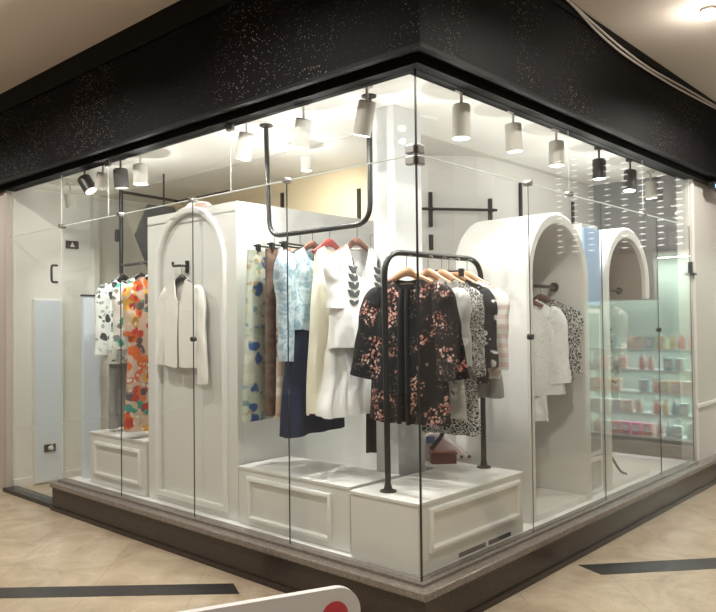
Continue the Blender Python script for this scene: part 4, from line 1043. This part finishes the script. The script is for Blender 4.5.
area('shelf_fill', (XO + 0.16, -0.89, 2.15), (0.10, 1.15), 16, (0.97, 1.0, 0.95), (0, 0, 0))  # unseen fill added so the shelving mirrors brightly
for z in SH[1:]: area('shelf_fill', (XO + 0.20, -0.89, 0.18 + z - 0.024), (0.05, 1.1), 3.2, (1.0, 0.99, 0.95))  # strips added under the shelves to brighten the goods
PC = [(0.75, 0.30, 0.25), (0.80, 0.70, 0.35), (0.55, 0.72, 0.68), (0.82, 0.80, 0.74), (0.78, 0.45, 0.42), (0.70, 0.62, 0.30), (0.82, 0.60, 0.45), (0.35, 0.55, 0.60), (0.80, 0.12, 0.40)]
PM = [plain('carton_print', c, .5) for c in PC]
def goods(kind, m, loc):
    G = 'goods on the shelves of the shop opposite'
    if kind == 0:
        t = thing('carton', 'small coloured goods on the mirrored shop shelves', 'carton', loc, 0, G)
        obj('box', box(-.035, -.045, 0, .035, .045, .13, bevel=.003), m, t); obj('label_panel', box(-.038, -.033, .03, -.0345, .033, .10), 'white', t)
    else:
        t = thing('bottle', 'small coloured goods on the mirrored shop shelves', 'bottle', loc, 0, G)
        obj('body', lathe(new(), [(0, 0), (.03, 0), (.034, .006), (.034, .10), (.014, .125), (.014, .14), (0, .14)], 14), m, t, True)
        obj('cap', lathe(new(), [(0, .139), (.017, .139), (.017, .165), (0, .165)], 12), 'white', t, True)
    return t
protos = {}
rnd = random.Random(5)
for si, z in enumerate(SH):
    y = -1.42
    while y < -0.38:
        k = rnd.randrange(2); c = rnd.randrange(8)
        if si == 0 and -1.15 < y < -0.9: c, k = 8, 0
        if rnd.random() < (0.12 if si < 4 else 0.45): y += 0.09; continue
        loc = (XO + 0.15, y, 0.18 + z)
        if (k, c) in protos: dup(protos[(k, c)], loc)
        else: protos[(k, c)] = goods(k, PM[c], loc)
        y += 0.12 if k == 0 else 0.095
# perforated light panel above it: rows of small lit slots
t = thing('slotted_light_panel', 'tall panel of small glowing slots, mirrored above the mint shelving', 'light panel', (XO - 0.02, -1.05, 2.22))
obj('panel', box(-0.0, -0.80, 0, 0.018, 0.80, 1.2), plain('panel_grey', (0.35, 0.34, 0.33), .6), t)
bm = new()
for i in range(8):
    for k in range(17):
        y = -0.70 + i * 0.19; z = 0.05 + k * 0.066
        bx(bm, -0.004, y - 0.027, z - 0.006, 0.001, y + 0.027, z + 0.006)
obj('light_grille', bm, plain('lit_slot', (1, 1, 1), .5, emit=((1.0, 0.97, 0.92), 2.4)), t)['kind'] = 'stuff'
# small blue light at the end of the fascia
t = thing('blue_sign_light', 'small blue glowing light at the end of the black fascia', 'light', (4.40, -0.10, 2.715))
obj('case', box(-0.14, -0.03, -0.035, 0.14, 0.03, 0.026, bevel=.004), 'black', t)
obj('tube', box(-0.13, -0.036, -0.03, 0.13, -0.028, 0.0), plain('blue_glow', (0.1, 0.2, .8), .4, emit=((0.15, 0.40, 1.0), 2.5)), t)

# ------------------------------------------------------------------ white sign board close to the camera
def sign_board():
    d = Vector((math.cos(math.radians(-24)), math.sin(math.radians(-24)))); rz = math.atan2(d.y, d.x)
    t = thing('sign_board', 'white rounded sign board with a red dot standing in front of the kerb', 'sign', (-1.752, -1.185, 0), rz)
    w, h, r, zt = 0.72, 0.42, 0.05, 0.975
    pts = []
    for cx, cz, a0 in ((0 - r, zt - r, 0), (-w + r, zt - r, 90), (-w + r, zt - h + r, 180), (0 - r, zt - h + r, 270)):
        for k in range(9):
            a = math.radians(a0 + k * 90 / 8); pts.append((cx + r * math.cos(a), cz + r * math.sin(a)))
    bm = prism(new(), pts, -0.008, 0.008, 'y')
    obj('board', bm, plain('white_board', (0.88, 0.87, 0.86), .35), t, 30)
    obj('red_dot', lathe(new(), [(0, 0), (.027, 0), (.027, .002), (0, .002)], 32, ((-0.055, -0.008, zt - 0.052), (0, -1, 0))), plain('red_print', (0.72, 0.07, 0.09), .4), t)
    obj('post', tube(new(), [(-w / 2, 0.02, 0.02), (-w / 2, 0.02, zt - 0.1)], 0.014, 12), 'steel', t, True)
    obj('base', lathe(new(), [(0, 0), (.16, 0), (.16, .012), (.03, .022), (0, .022)], 32, ((-w / 2, 0.02, 0), (0, 0, 1))), 'grey_black', t, True)
sign_board()
